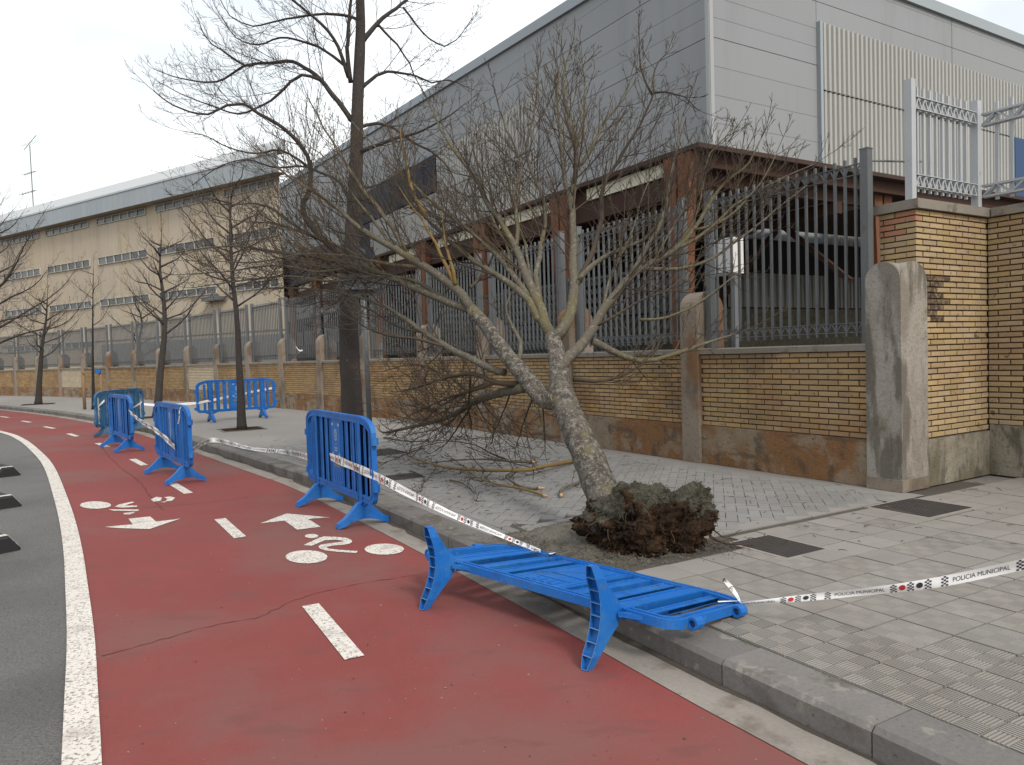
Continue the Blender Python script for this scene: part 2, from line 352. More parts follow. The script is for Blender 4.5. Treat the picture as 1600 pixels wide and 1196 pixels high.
M['meshdark'] = mat('dark_mesh', (0.06, 0.065, 0.065), 0.6)

# ------------------------------------------------------------------ lines of the street
WD = Vector((-0.52, 0.854, 0)).normalized()          # along the boundary wall, away from the camera
BD = Vector((WD.y, -WD.x, 0))                        # across the pavement, towards the yard
def V2(p, z=0.0): return Vector((p[0], p[1], z))

KERB = [(7.6, -8.0), (5.6, -4.5), (4.0, -1.7), (2.86, 0.26), (1.89, 1.97), (1.37, 2.88), (0.97, 3.56), (0.72, 4.02), (-0.02, 5.33), (-0.75, 6.58), (-1.50, 7.83), (-2.70, 9.78), (-3.9, 11.45), (-5.2, 13.25), (-7.3, 16.1), (-9.79, 19.3), (-13.3, 23.3), (-16.8, 26.95), (-21.5, 31.4), (-28, 36.9), (-37, 43.6), (-55, 56)]
KP = resample([V2(p) for p in KERB], 0.2); KS = arclen(KP)
WHITE = [(4.1, -7.2), (2.0, -3.6), (0.2, -0.4), (-0.9, 1.55), (-1.72, 3.0), (-2.06, 3.59), (-2.55, 4.44), (-3.08, 5.32), (-4.04, 6.89), (-5.30, 8.86), (-7.55, 12.25), (-9.2, 14.55), (-11.5, 17.55), (-13.6, 19.9), (-18.6, 24.7), (-26, 31), (-36, 38.5), (-53, 50)]
WP = resample([V2(p) for p in WHITE], 0.25); WS = arclen(WP)

def offset(pts, d):
    out = []
    for i, p in enumerate(pts):
        t = (pts[min(i + 1, len(pts) - 1)] - pts[max(i - 1, 0)]).normalized()
        out.append(p + Vector((t.y, -t.x, 0)) * d)     # +d: to the pavement side (right of travel)
    return out
def strip(a, b, z, name, m, parent=None, n=240):
    mb = MB(); SA = arclen(a); SB = arclen(b)
    vs = []
    for i in range(n + 1):
        for P, S in ((a, SA), (b, SB)):
            p, _ = along(P, S, S[-1] * i / n); vs.append((p.x, p.y, z))
    mb.add(vs, [(2 * i, 2 * i + 2, 2 * i + 3, 2 * i + 1) for i in range(n)])
    return mb.build(name, m, parent)

# pillar centres on the street face of the wall
PX = [568, 498, 438, 386, 336, 289, 246, 207, 167, 128, 92, 57, 22]
C0 = Vector((3.89, 7.48, 0))
PIL = [C0 + WD * t for t in (0.19, 2.93, 5.80, 8.67, 11.54)]
for x in PX:
    d = ray(x, 575); d = Vector((d[0], d[1], 0)).normalized(); pv = PIL[-1]
    b_ = d.dot(pv); PIL.append(d * (b_ + math.sqrt(max(b_ * b_ - pv.dot(pv) + 2.87 ** 2, 0))))
for k in range(5):
    PIL.append(PIL[-1] * 2 - PIL[-2])

# ------------------------------------------------------------------ ground, road, cycle path
mb = MB(); R = 600
mb.add([(R * math.cos(a), R * math.sin(a), -0.19) for a in [i * math.pi / 24 for i in range(48)]], [tuple(range(48))])
tag(mb.build('ground', M['ground']), kind='structure')
ROAD_Z = -0.134
wout = offset(WP, -0.145)
strip(offset(WP, -14.0), offset(WP, -0.05), ROAD_Z, 'road', M['asphalt'])['kind'] = 'structure'
gut_in = offset(KP, -0.24)
cyc = strip(WP, offset(KP, -0.20), ROAD_Z + 0.004, 'cycle_path', M['red']); cyc['kind'] = 'structure'
strip(gut_in, offset(KP, 0.06), ROAD_Z + 0.008, 'gutter', M['gutter'])['kind'] = 'structure'
strip(wout, WP, ROAD_Z + 0.012, 'edge_line', M['paint'], cyc)
ZM = ROAD_Z + 0.009
dashes = [((-1.39, 4.945), (-0.905, 4.035)), ((-3.11, 7.81), (-2.58, 6.94)), ((-4.71, 10.25), (-4.13, 9.42)), ((-6.70, 13.10), (-6.06, 12.22)), ((-8.95, 16.05), (-8.28, 15.22)), ((-11.1, 18.63), (-10.4, 17.80)), ((-13.25, 21.12), (-12.5, 20.35)), ((-15.6, 23.75), (-14.85, 23.0)), ((-18.1, 26.4), (-17.3, 25.65)), ((-20.7, 28.9), (-19.9, 28.2)), ((-0.2, 2.75), (0.3, 1.85))]
for a, b in dashes:
    mb = MB(); mb_a = V2(a, ZM); mb_b = V2(b, ZM); d = (mb_b - mb_a).normalized(); s = Vector((d.y, -d.x, 0)) * 0.055
    mb.add([mb_a - s, mb_b - s, mb_b + s, mb_a + s], [(0, 1, 2, 3)]); mb.build('lane_dash', M['paint'], cyc)
def paint_poly(name, pts):
    mb = MB(); mb.add([G(x, y, ZM) for x, y in pts], [tuple(range(len(pts)))])
    me = mb.mesh(name, M['paint']); bm = bmesh.new(); bm.from_mesh(me)
    bmesh.ops.triangulate(bm, faces=bm.faces)
    for f in bm.faces:
        f.normal_update()
        if f.normal.z < 0: f.normal_flip()
    bm.to_mesh(me); bm.free(); return obj_from(name, me, cyc)
def z4(a): return [(400 + x / 4.43, 780 + y / 4.43) for x, y in a]
def z3(a): return [(x / 3.9875, 660 + y / 3.9875) for x, y in a]
def ell(cx, cy, rx, ry, n=28): return [(cx + rx * math.cos(2 * math.pi * i / n), cy + ry * math.sin(2 * math.pi * i / n)) for i in range(n)]
paint_poly('symbol_wheel', ell(478.8, 870.3, 32.8, 10.2)); paint_poly('symbol_wheel', ell(600.5, 858.3, 30.8, 8.6))
paint_poly('symbol_head', ell(487.0, 837.8, 10.6, 3.2))
paint_poly('symbol_rider', z4([(330, 318), (436, 268), (470, 259), (560, 262), (625, 268), (660, 282), (666, 297), (648, 309), (600, 317), (520, 325), (486, 331), (500, 343), (560, 350), (704, 360), (696, 373), (560, 365), (478, 355), (440, 342), (432, 328), (450, 315), (540, 303), (602, 295), (604, 289), (560, 283), (476, 285), (384, 324)]))
paint_poly('lane_arrow', z4([(30, 168), (212, 100), (512, 127), (362, 138), (447, 192), (285, 212), (198, 150)]))
paint_poly('symbol_wheel', z3(ell(595, 516, 97, 23)))
paint_poly('symbol_rider', z3([(825, 495), (740, 512), (715, 527), (760, 532), (852, 527), (856, 519), (775, 519), (838, 500)]))
paint_poly('symbol_frame', z3([(675, 543), (868, 544), (862, 553), (705, 551)]))
paint_poly('symbol_frame', z3([(768, 566), (842, 557), (836, 566), (806, 575), (770, 574)]))
paint_poly('lane_arrow', z3([(655, 652), (828, 636), (800, 601), (936, 587), (972, 619), (1126, 600), (930, 666), (700, 658)]))
for pp in ([(940, 480), (975, 465), (1010, 470), (1000, 490), (955, 495)], [(1020, 468), (1060, 462), (1092, 470), (1070, 490), (1030, 492), (1045, 478)], [(1000, 496), (1040, 494), (1025, 500)]):
    paint_poly('worn_symbol', z3(pp))
# long cracks in the red surface
def ribbon(name, pts, wd, z, m, parent, jit=0.016, seed=1):
    r = random.Random(seed); P = resample([Vector((p.x, p.y, z)) for p in pts], 0.05)
    P = [p + Vector((r.uniform(-jit, jit), r.uniform(-jit, jit), 0)) for p in P]
    mb = MB(); vs = []
    for i, p in enumerate(P):
        t = (P[min(i + 1, len(P) - 1)] - P[max(i - 1, 0)]).normalized(); w_ = wd * r.uniform(0.15, 1.0)
        s = Vector((t.y, -t.x, 0)) * w_; vs += [p - s, p + s]
    mb.add(vs, [(2 * i, 2 * i + 1, 2 * i + 3, 2 * i + 2) for i in range(len(P) - 1)])
    return mb.build(name, m, parent)
CZ = ROAD_Z + 0.0065
for k, c in enumerate([[(155, 1026), (250, 1000), (330, 978), (400, 965), (470, 935), (560, 912), (640, 900), (700, 886)], [(150, 690), (185, 728), (215, 750), (238, 780), (256, 797)], [(180, 800), (230, 793), (330, 785), (400, 776)]]):
    ribbon('crack', [G(x, y, CZ) for x, y in c], 0.006, CZ, M['crack'], cyc, seed=k)

# grit, chips and specks lying on the lane
gr = MB(); r_ = random.Random(31)
for _ in range(170):
    p = G(r_.uniform(130, 1150), r_.uniform(700, 1190) if r_.random() < 0.7 else r_.uniform(900, 1190), ROAD_Z + 0.006)
    q = r_.choice((0.002, 0.003, 0.003, 0.004, 0.007)); a = r_.uniform(0, 6.28)
    kn = min(KP, key=lambda c: (c - p).length_squared)
    if (kn - p).dot(Vector((0.85, 0.53, 0))) < 0.02: continue
    vs = [p + Vector((math.cos(a + t) * q * r_.uniform(0.6, 1.6), math.sin(a + t) * q * r_.uniform(0.6, 1.6), r_.uniform(0, 0.002))) for t in (0, 1.6, 3.1, 4.7)] + [p + Vector((0, 0, q * 0.6))]
    gr.add(vs, [(0, 1, 4), (1, 2, 4), (2, 3, 4), (3, 0, 4)], 0 if r_.random() < 0.5 else 1)
tag(gr.build('grit', [M['gutter'], M['gutterdirt']]), 'fine grit scattered on the red cycle lane', 'grit', kind='stuff')

# ------------------------------------------------------------------ kerb stones
ker = empty('kerb', KP[0]); ker['kind'] = 'structure'
s0 = KS[min(range(len(KP)), key=lambda i: (KP[i] - V2((0.975, 3.55))).length)]
i = -12
while True:
    a = s0 + i * 0.785; b = a + 0.778
    if b > KS[-1] - 12: break
    i += 1
    if a < 1: continue
    pa, ta = along(KP, KS, a); pb, tb = along(KP, KS, b)
    mb = MB(); vs = []
    jz = rng.uniform(-0.004, 0.004); jo = rng.uniform(-0.004, 0.004)
    for p, t in ((pa, ta), (pb, tb)):
        s = Vector((t.y, -t.x, 0))
        for o_, z in ((jo, -0.16), (jo, -0.022), (jo + 0.022, 0), (0.262, 0), (0.262, -0.16)):
            q = p + s * o_; vs.append((q.x, q.y, z + jz))
    mb.add(vs, [(0, 1, 2, 3, 4), (9, 8, 7, 6, 5), (0, 5, 6, 1), (1, 6, 7, 2), (2, 7, 8, 3), (3, 8, 9, 4)])
    o = mb.build('kerb_stone', M['kerb'], ker)
    # dark open joint
    if i < 60:
        mb = MB(); pc, tcn = along(KP, KS, b + 0.0035); s = Vector((tcn.y, -tcn.x, 0)); fr = frame(pc, tcn, s)
        mb.box(-0.0032, 0.0032, 0.010, 0.255, -0.15, -0.010, fr); mb.build('kerb_joint', M['mortar'], ker)

# dirt and old leaves caught along the foot of the kerb
dp = [p for p in offset(KP, -0.012)]; i0 = next(i for i, p in enumerate(dp) if p.y > 0.3); i1 = next(i for i, p in enumerate(dp) if p.y > 20)
r_ = random.Random(4); mb = MB(); vs = []
for p, q in zip(dp[i0:i1], offset(KP, -0.10)[i0:i1]):
    w_ = max(0.06, 0.42 + 0.75 * noise.noise(p * 1.3) + 0.4 * noise.noise(p * 5)); vs += [p + Vector((0, 0, ROAD_Z + 0.016)), p.lerp(q, min(w_, 1.3)) + Vector((0, 0, ROAD_Z + 0.0105))]
mb.add(vs, [(2 * i, 2 * i + 1, 2 * i + 3, 2 * i + 2) for i in range(len(vs) // 2 - 1)])
mb.build('gutter_dirt', M['gutterdirt'], bpy.data.objects['gutter'])
# ------------------------------------------------------------------ pavement
kback = offset(KP, 0.25)
wallline = [C0 - WD * 12 + BD * 1.78] + [C0 - WD * 0.0 + BD * 1.78] + [PIL[0] + BD * 0.1]
wl = [C0 - WD * 16 + BD * 1.9, C0 - WD * 0.05 + BD * 1.9, PIL[0] + WD * 0.2 + BD * 0.2] + [p + BD * 0.2 for p in PIL[1:]]
walk_z = -0.014
pav = MB()
SB_ = arclen(wl); n = 260
def nearest_wall(p):
    best = None
    for a, b in zip(wl, wl[1:]):
        d = b - a; t = max(0, min(1, (p - a).dot(d) / d.dot(d))); q = a + d * t; e = (q - p).length
        if best is None or e < best[0]: best = (e, q)
    return best[1]
O_T = Vector((1.132, 3.848, 0)); TW = Vector((-0.5, 0.866, 0)).normalized(); TB = Vector((TW.y, -TW.x, 0))
def st(p): d = p - O_T; return d.dot(TW), d.dot(TB)
def ST(s, t, z=0.0): q = O_T + TW * s + TB * t; return Vector((q.x, q.y, z))
def kerb_t(s):       # t of the kerb back at grid coordinate s
    best = min(kback, key=lambda q: abs(st(q)[0] - s)); return st(best)[1]
# base sheet under the paving (mortar) and, far off, the plain pavement surface
vs = []; fs = []
kb = [p for p in kback]
SK = arclen(kb)
prevw = None
rows = 200
for i in range(rows + 1):
    p, _ = along(kb, SK, SK[-1] * i / rows); vs += [(p.x, p.y, walk_z)]
    q = nearest_wall(p); vs += [(q.x, q.y, walk_z)]
fs = [(2 * i, 2 * i + 2, 2 * i + 3, 2 * i + 1) for i in range(rows)]
pav.add(vs, fs)
# strip in front of the recessed gate
pav.add([ST(-14, 1.0, walk_z - 0.002), ST(4.4, 1.0, walk_z - 0.002), ST(4.4, 5.2, walk_z - 0.002), ST(-14, 6.2, walk_z - 0.002)], [(0, 1, 2, 3)])
pavo = pav.build('pavement', M['mortar']); pavo['kind'] = 'structure'

# grooved 30 cm tile (ridges in a basket pattern) shared by every whole tile
T = 0.303
def tile_mesh(name, grooved=True, top=0.0, rel=0.007):
    mb = MB(); h = T / 2 - 0.0055; b0 = -rel
    mb.box(-h, h, -h, h, -0.03, b0 if grooved else top)
    if grooved:
        c = 2 * h / 3
        for i in range(3):
            for j in range(3):
                x0 = -h + i * c; y0 = -h + j * c
                for k in range(6):
                    a = k * c / 6 + c / 24; w_ = c / 6 * 0.60
                    if (i + j) % 2: mb.box(x0 + 0.002, x0 + c - 0.002, y0 + a, y0 + a + w_, b0 - 0.001, top)
                    else: mb.box(x0 + a, x0 + a + w_, y0 + 0.002, y0 + c - 0.002, b0 - 0.001, top)
    me = mb.mesh(name, M['tile']); return me
TM = tile_mesh('grooved_tile'); TM2 = tile_mesh('plain_tile', False); TM3 = tile_mesh('worn_grooved_tile', rel=0.0011)
def in_cover(p, pad=0.0):
    for c in COVERS:
        q = p - c['c']; x = q.dot(c['x']); y = q.dot(c['y'])
        if abs(x) < c['hx'] + pad and abs(y) < c['hy'] + pad: return True
    return False
COVERS = []
def cover_from(px):
    P = [G(x, y) for x, y in px]; c = sum(P, Vector()) / 4
    return c
for (x, y, hx, hy) in ((1438, 793, 0.33, 0.28), (1215, 853.5, 0.20, 0.26)):
    COVERS.append(dict(c=G(x, y), x=TB, y=TW, hx=hx, hy=hy))
COVERS.append(dict(c=G(632, 745), x=TB, y=TW, hx=0.21, hy=0.21))
COVERS.append(dict(c=G(588, 708), x=TB, y=TW, hx=0.4, hy=0.4))
PIT = (1.36, 2.62, -0.02, 1.30)                         # tree pit: s0, s1, t0, t1
ang = math.atan2(TB.y, TB.x)
tiles = []
for i in range(-16, 6):
    for j in range(0, 22):
        s = (i + 0.5) * T; t = (j + 0.5) * T
        if s > 1.62: continue
        c = ST(s, t)
        if s + T / 2 > PIT[0] + 0.03 and t - T / 2 < PIT[3]: continue
        if t - T / 2 < kerb_t(s) - 0.02: continue
        if in_cover(c, -0.02): continue
        if c.y < 1.2 or t > 6.1: continue
        tiles.append((c, i, j))
tiles.sort(key=lambda q: q[0].length)
rest = MB()
for k, (c, i, j) in enumerate(tiles):
    gro = rng.random() < 0.97
    z = rng.uniform(-0.002, 0.002); near = c.length < 6.3
    flat = st(c)[0] > 0.95 or c.length > 5.6
    if k < 300:
        o = obj_from('paving_tile', TM2 if (flat and rng.random() < 0.85) else (TM if c.length < 4.3 else TM3), pavo, (c.x, c.y, z))
        o.rotation_euler = (rng.uniform(-.003, .003), rng.uniform(-.003, .003), ang + (math.pi / 2 if (i + j) % 2 else 0))
    else:
        fr = frame((c.x, c.y, z), TB, TW); h = T / 2 - 0.0055; rest.box(-h, h, -h, h, -0.03, 0, fr)
if rest.v:
    o = rest.build('far_paving_tiles', M['tile'], pavo); o['kind'] = 'stuff'

# grey herringbone pavers beyond the tile field
e1 = (TB + TW).normalized(); e2 = Vector((-e1.y, e1.x, 0))
pavers = []
for u in range(-90, 120):
    for v in range(-90, 120):
        # herringbone: two bricks (2x1 and 1x2) per cell
        m_ = (u - v) % 4
        if m_ == 0: rect = (u, v, u + 2, v + 1)
        elif m_ == 3: rect = (u, v, u + 1, v + 2)
        else: continue
        o_ = ST(1.62, 0.6)
        cx_ = (rect[0] + rect[2]) / 2 * 0.102; cy_ = (rect[1] + rect[3]) / 2 * 0.102
        c = o_ + e1 * cx_ + e2 * cy_
        s, t = st(c)
        if s < 1.70 or s > 11: continue
        hx = (rect[2] - rect[0]) * 0.051 - 0.0025; hy = (rect[3] - rect[1]) * 0.051 - 0.0025
        kt = kerb_t(s)
        if t < kt + 0.33: continue
        q = nearest_wall(c)
        if (q - c).length < 0.32: continue
        if t > st(q)[1] - 0.5 and s < 3.9: pass
        if (c - C0 - WD * 0.19).dot(BD) > -0.22: continue
        if s < PIT[1] + 0.28 and t < PIT[3] + 0.28: continue
        if in_cover(c, 0.06): continue
        pavers.append((c, hx, hy))
# border courses along the kerb, the pit and the tile field
def course(a, b, w_, L_=0.204):
    d = (b - a); n_ = max(1, round(d.length / L_)); d.normalize(); sd = Vector((-d.y, d.x, 0)); st_ = (b - a).length / n_
    for k in range(n_):
        pavers.append(((a + d * (k + 0.5) * st_), st_ / 2 - 0.003, w_ / 2 - 0.003, d, sd))
for off_ in (0.05, 0.155, 0.26):
    for k in range(42):
        s = PIT[1] + 0.1 + k * 0.204
        if s > 10.8: break
        a = ST(s, kerb_t(s) + off_); b = ST(s + 0.204, kerb_t(s + 0.204) + off_); course(a, b, 0.102)
for off_ in (0.055, 0.16):
    course(ST(PIT[1] + off_ + 0.03, PIT[3]), ST(PIT[1] + off_ + 0.03, 0.35), 0.102)
    course(ST(1.68, PIT[3] + off_ + 0.03), ST(PIT[1] + 0.2, PIT[3] + off_ + 0.03), 0.102)
pavers.sort(key=lambda q: q[0].length)
PM = {}
restp = MB()
for k, pv in enumerate(pavers):
    c, hx, hy = pv[:3]; ex, ey = (pv[3], pv[4]) if len(pv) > 3 else (e1, e2)
    z = rng.uniform(-0.0025, 0.0025)
    if k < 300:
        key = (round(hx, 3), round(hy, 3))
        if key not in PM:
            q = MB(); q.box(-hx, hx, -hy, hy, -0.03, 0); PM[key] = q.mesh('paver', M['paver'])
        o = obj_from('paver', PM[key], pavo, (c.x, c.y, z)); o.rotation_euler = (0, 0, math.atan2(ex.y, ex.x))
    else:
        fr = frame((c.x, c.y, z), ex, ey); restp.box(-hx, hx, -hy, hy, -0.03, 0, fr)
o = restp.build('far_pavers', M['paver'], pavo); o['kind'] = 'stuff'
mb = MB(); fe = frame(ST(1.62, PIT[3] + 0.02), TB, TW); mb.box(0, 2.35, -0.005, 0.16, -0.03, -0.002, fe); mb.build('edging_strip', M['walk'], pavo)
# smooth concrete strips: beside the wall and all of the far pavement
mb = MB(); vs = []; 
for k in range(61):
    p = C0 - WD * 0.2 + (PIL[4] - C0) * (k / 60); vs += [p + BD * 0.05 + Vector((0, 0, -0.004)), p - BD * 0.50 + Vector((0, 0, -0.004))]
mb.add(vs, [(2 * i, 2 * i + 1, 2 * i + 3, 2 * i + 2) for i in range(60)])
mb.build('wall_strip', M['walk'], pavo)
mb = MB(); vs = []
k0 = next(i for i, p in enumerate(kb) if st(p)[0] > 10.6)
fk = kb[k0:]
for p in fk[::4]:
    q = nearest_wall(p); vs += [(p.x, p.y, -0.003), (q.x, q.y, -0.003)]
mb.add(vs, [(2 * i, 2 * i + 2, 2 * i + 3, 2 * i + 1) for i in range(len(vs) // 2 - 1)])
mb.build('far_paving', M['walk'], pavo)
# iron covers
names = ['dark iron cover beside the weathered concrete end pillar', 'dark iron cover right of the uprooted root ball', 'dark iron cover behind the tape in the grey paving', 'dark square tree pit cover of the tall tree']
for c, lb in zip(COVERS, names):
    r = empty('utility_cover', c['c']); tag(r, lb, 'cover', 'iron covers in the pavement')
    fr = frame(c['c'], c['x'], c['y']); hx, hy = c['hx'], c['hy']
    mb = MB(); mb.box(-hx - .035, hx + .035, -hy - .035, hy + .035, -0.02, 0.001, fr); mb.build('cover_frame', M['coverframe'], r)
    mb = MB(); mb.box(-hx, hx, -hy, hy, -0.01, 0.004, fr)
    nb = 12
    for a in range(nb):
        for b in range(nb):
            x0 = -hx + 2 * hx * (a + 0.25) / nb; y0 = -hy + 2 * hy * (b + 0.25) / nb
            mb.box(x0, x0 + hx / nb, y0, y0 + hy / nb, 0.003, 0.0065, fr)
    mb.build('cover_plate', M['cover'], r)
# yard behind the wall
mb = MB()
mb.add([C0 + BD * 0.3 - WD * 16 + Vector((0, 0, -0.02)), C0 + BD * 60 - WD * 16 + Vector((0, 0, -0.02)), C0 + BD * 60 + WD * 90 + Vector((0, 0, -0.02)), C0 - BD * 45 + WD * 90 + Vector((0, 0, -0.02)), PIL[-1] + Vector((0, 0, -0.02)), PIL[12] + BD * .2 + Vector((0, 0, -0.02)), PIL[8] + BD * .2 + Vector((0, 0, -0.02)), PIL[4] + BD * .25 + Vector((0, 0, -0.02))], [tuple(range(8))])
tag(mb.build('yard', M['yard']), kind='structure')

# ------------------------------------------------------------------ boundary wall
wall = empty('boundary_wall', PIL[0]); tag(wall, 'long low yellow brick wall on a stained concrete plinth with rounded concrete pillars', 'wall')
Z_PL, Z_BR, Z_CO = 0.50, 1.43, 1.51
CH = (Z_BR - Z_PL) / 15
brick_cache = {}
def brick_unit(L_, m):
    key = (round(L_, 3), m)
    if key not in brick_cache:
        q = MB(); h = CH - 0.0140; c = 0.003
        # slightly chamfered face towards the street (y = 0)
        x0, x1, z0, z1 = -L_ / 2, L_ / 2, -h / 2, h / 2
        vs = [(x0, 0.1, z0), (x1, 0.1, z0), (x1, 0.1, z1), (x0, 0.1, z1), (x0, c, z0), (x1, c, z0), (x1, c, z1), (x0, c, z1), (x0 + c, 0, z0 + c), (x1 - c, 0, z0 + c), (x1 - c, 0, z1 - c), (x0 + c, 0, z1 - c)]
        q.add(vs, [(0, 4, 7, 3), (1, 2, 6, 5), (0, 1, 5, 4), (3, 7, 6, 2), (4, 5, 9, 8), (5, 6, 10, 9), (6, 7, 11, 10), (7, 4, 8, 11), (8, 9, 10, 11)])
        brick_cache[key] = q.mesh('brick', M[m])
    return brick_cache[key]
def lay_bricks(parent, fr, ex, x0, x1, y, z0, nc, ch, as_parts, m, pick=None, BL=0.25, phase=0.0, stuff=None):
    """running bond between x0 and x1 on the face y, nc courses"""
    yaw = math.atan2(ex[1], ex[0]); base = wloc(parent)
    ey = fr(0, 1, 0) - fr(0, 0, 0)
    if ex[0] * ey.y - ex[1] * ey.x < 0: yaw += math.pi
    for c in range(nc):
        x = x0 - BL * ((0.5 if c % 2 else 0) + phase)
        while x < x1:
            a = max(x + 0.007, x0); b = min(x + BL - 0.008, x1); x += BL
            if b - a < 0.03: continue
            zc = z0 + (c + 0.5) * ch
            dy = rng.uniform(-0.003, 0.003)
            mm = pick((a + b) / 2, zc) if pick else m
            if as_parts:
                o = obj_from('brick', brick_unit(b - a, mm), parent, fr((a + b) / 2, y + dy, zc) - base)
                o.rotation_euler = (0, 0, yaw)
            else:
                h = ch - 0.0140
                stuff.setdefault(mm, MB()).box(a, b, y + dy, y + 0.1, zc - h / 2, zc + h / 2, fr)
stuffs = {}
pal = {9: 'brickpale', 14: 'brickpale'}
for i in range(len(PIL) - 1):
    a, b = PIL[i], PIL[i + 1]; d = (b - a); L_ = d.length; d.normalize(); nn = Vector((d.y, -d.x, 0)); fr = frame(a, d, nn)
    w0 = 0.19 if i == 0 else 0.155; x0, x1 = w0 - 0.004, L_ - 0.151
    mb = MB(); mb.box(x0, x1, 0.080, 0.28, 0.0, Z_BR, fr); mb.build('mortar_core', M['wallmortar'], wall)
    # plinth with a slightly uneven face
    mb = MB(); nx = 14; nz_ = 5; vs = []
    for jz in range(nz_ + 1):
        for jx in range(nx + 1):
            p = fr(x0 + (x1 - x0) * jx / nx, 0, 0); o_ = 0.008 * noise.noise(Vector((p.x * 2, p.y * 2, jz)))
            vs.append(fr(x0 + (x1 - x0) * jx / nx, 0.045 + o_, (Z_PL + 0.006 * noise.noise(p * 3)) * jz / nz_))
    for jx in range(nx + 1): vs.append(fr(x0 + (x1 - x0) * jx / nx, 0.075, Z_PL - 0.002))
    fs = [(r_ * (nx + 1) + c, r_ * (nx + 1) + c + 1, (r_ + 1) * (nx + 1) + c + 1, (r_ + 1) * (nx + 1) + c) for r_ in range(nz_ + 1) for c in range(nx)]
    mb.add(vs, fs); mb.build('plinth', M['plinth'], wall)
    m = pal.get(i, 'brick')
    lay_bricks(wall, fr, d, x0, x1, 0.06, Z_PL, 15, CH, i < 2, m, stuff=stuffs)
    mb = MB(); mb.prism([(0.02, Z_BR + 0.004), (0.02, Z_CO - 0.015), (0.035, Z_CO), (0.285, Z_CO), (0.30, Z_CO - 0.015), (0.30, Z_BR + 0.004)], lambda X, Y, Z, fr=fr: fr(Y, X, Z), x0, x1)
    mb.build('coping', M['coping'], wall)
for k, q in stuffs.items():
    o = q.build('far_bricks', M[k], wall); o['kind'] = 'stuff'
# pillars: slabs with a rounded head; the end pillar is rounded both ways
def arch_prism(mb, fr, half, y0, y1, zs, axis, n=14):
    pass
for i, p in enumerate(PIL):
    d = (PIL[min(i + 1, len(PIL) - 1)] - PIL[max(i - 1, 0)]).normalized(); nn = Vector((d.y, -d.x, 0)); fr = frame(p, d, nn)
    if i == 0:
        hw, dp, zt = 0.19, 0.47, 2.14
        mb = MB()
        prof = [(-hw, 0.0), (-hw, zt)] + [(-hw * math.cos(t), zt + hw * math.sin(t)) for t in [math.pi * k / 16 for k in range(1, 16)]] + [(hw, zt), (hw, 0.0)]
        mb.prism(prof[::-1], fr, 0, dp)
        r2 = dp / 2
        prof2 = [(0.001, 0.14), (0.001, zt - 0.03)] + [(r2 - r2 * math.cos(t), zt - 0.03 + 0.215 * math.sin(t)) for t in [math.pi * k / 16 for k in range(1, 16)]] + [(dp - .001, zt - 0.03), (dp - .001, 0.14)]
        mb.prism(prof2, lambda X, Y, Z, fr=fr: fr(Y, X, Z), -hw - 0.004, hw - 0.01)
        o = mb.build('pillar', M['pillar'], wall)
        mb = MB(); mb.box(-hw - 0.012, hw + 0.0, -0.012, dp - 0.01, 0.0, 0.12, fr); mb.build('pillar_base', M['pillar2'], wall)
    else:
        hw, dp, zt = 0.155, 0.50, 2.02
        r2 = dp / 2
        prof = [(0, 0.0), (0, zt)] + [(r2 - r2 * math.cos(t), zt + r2 * math.sin(t)) for t in [math.pi * k / 14 for k in range(1, 14)]] + [(dp, zt), (dp, 0)]
        mb = MB(); mb.prism(prof, lambda X, Y, Z, fr=fr: fr(Y, X, Z), -hw, hw)
        mb.build('pillar', M['pillar2'], wall)

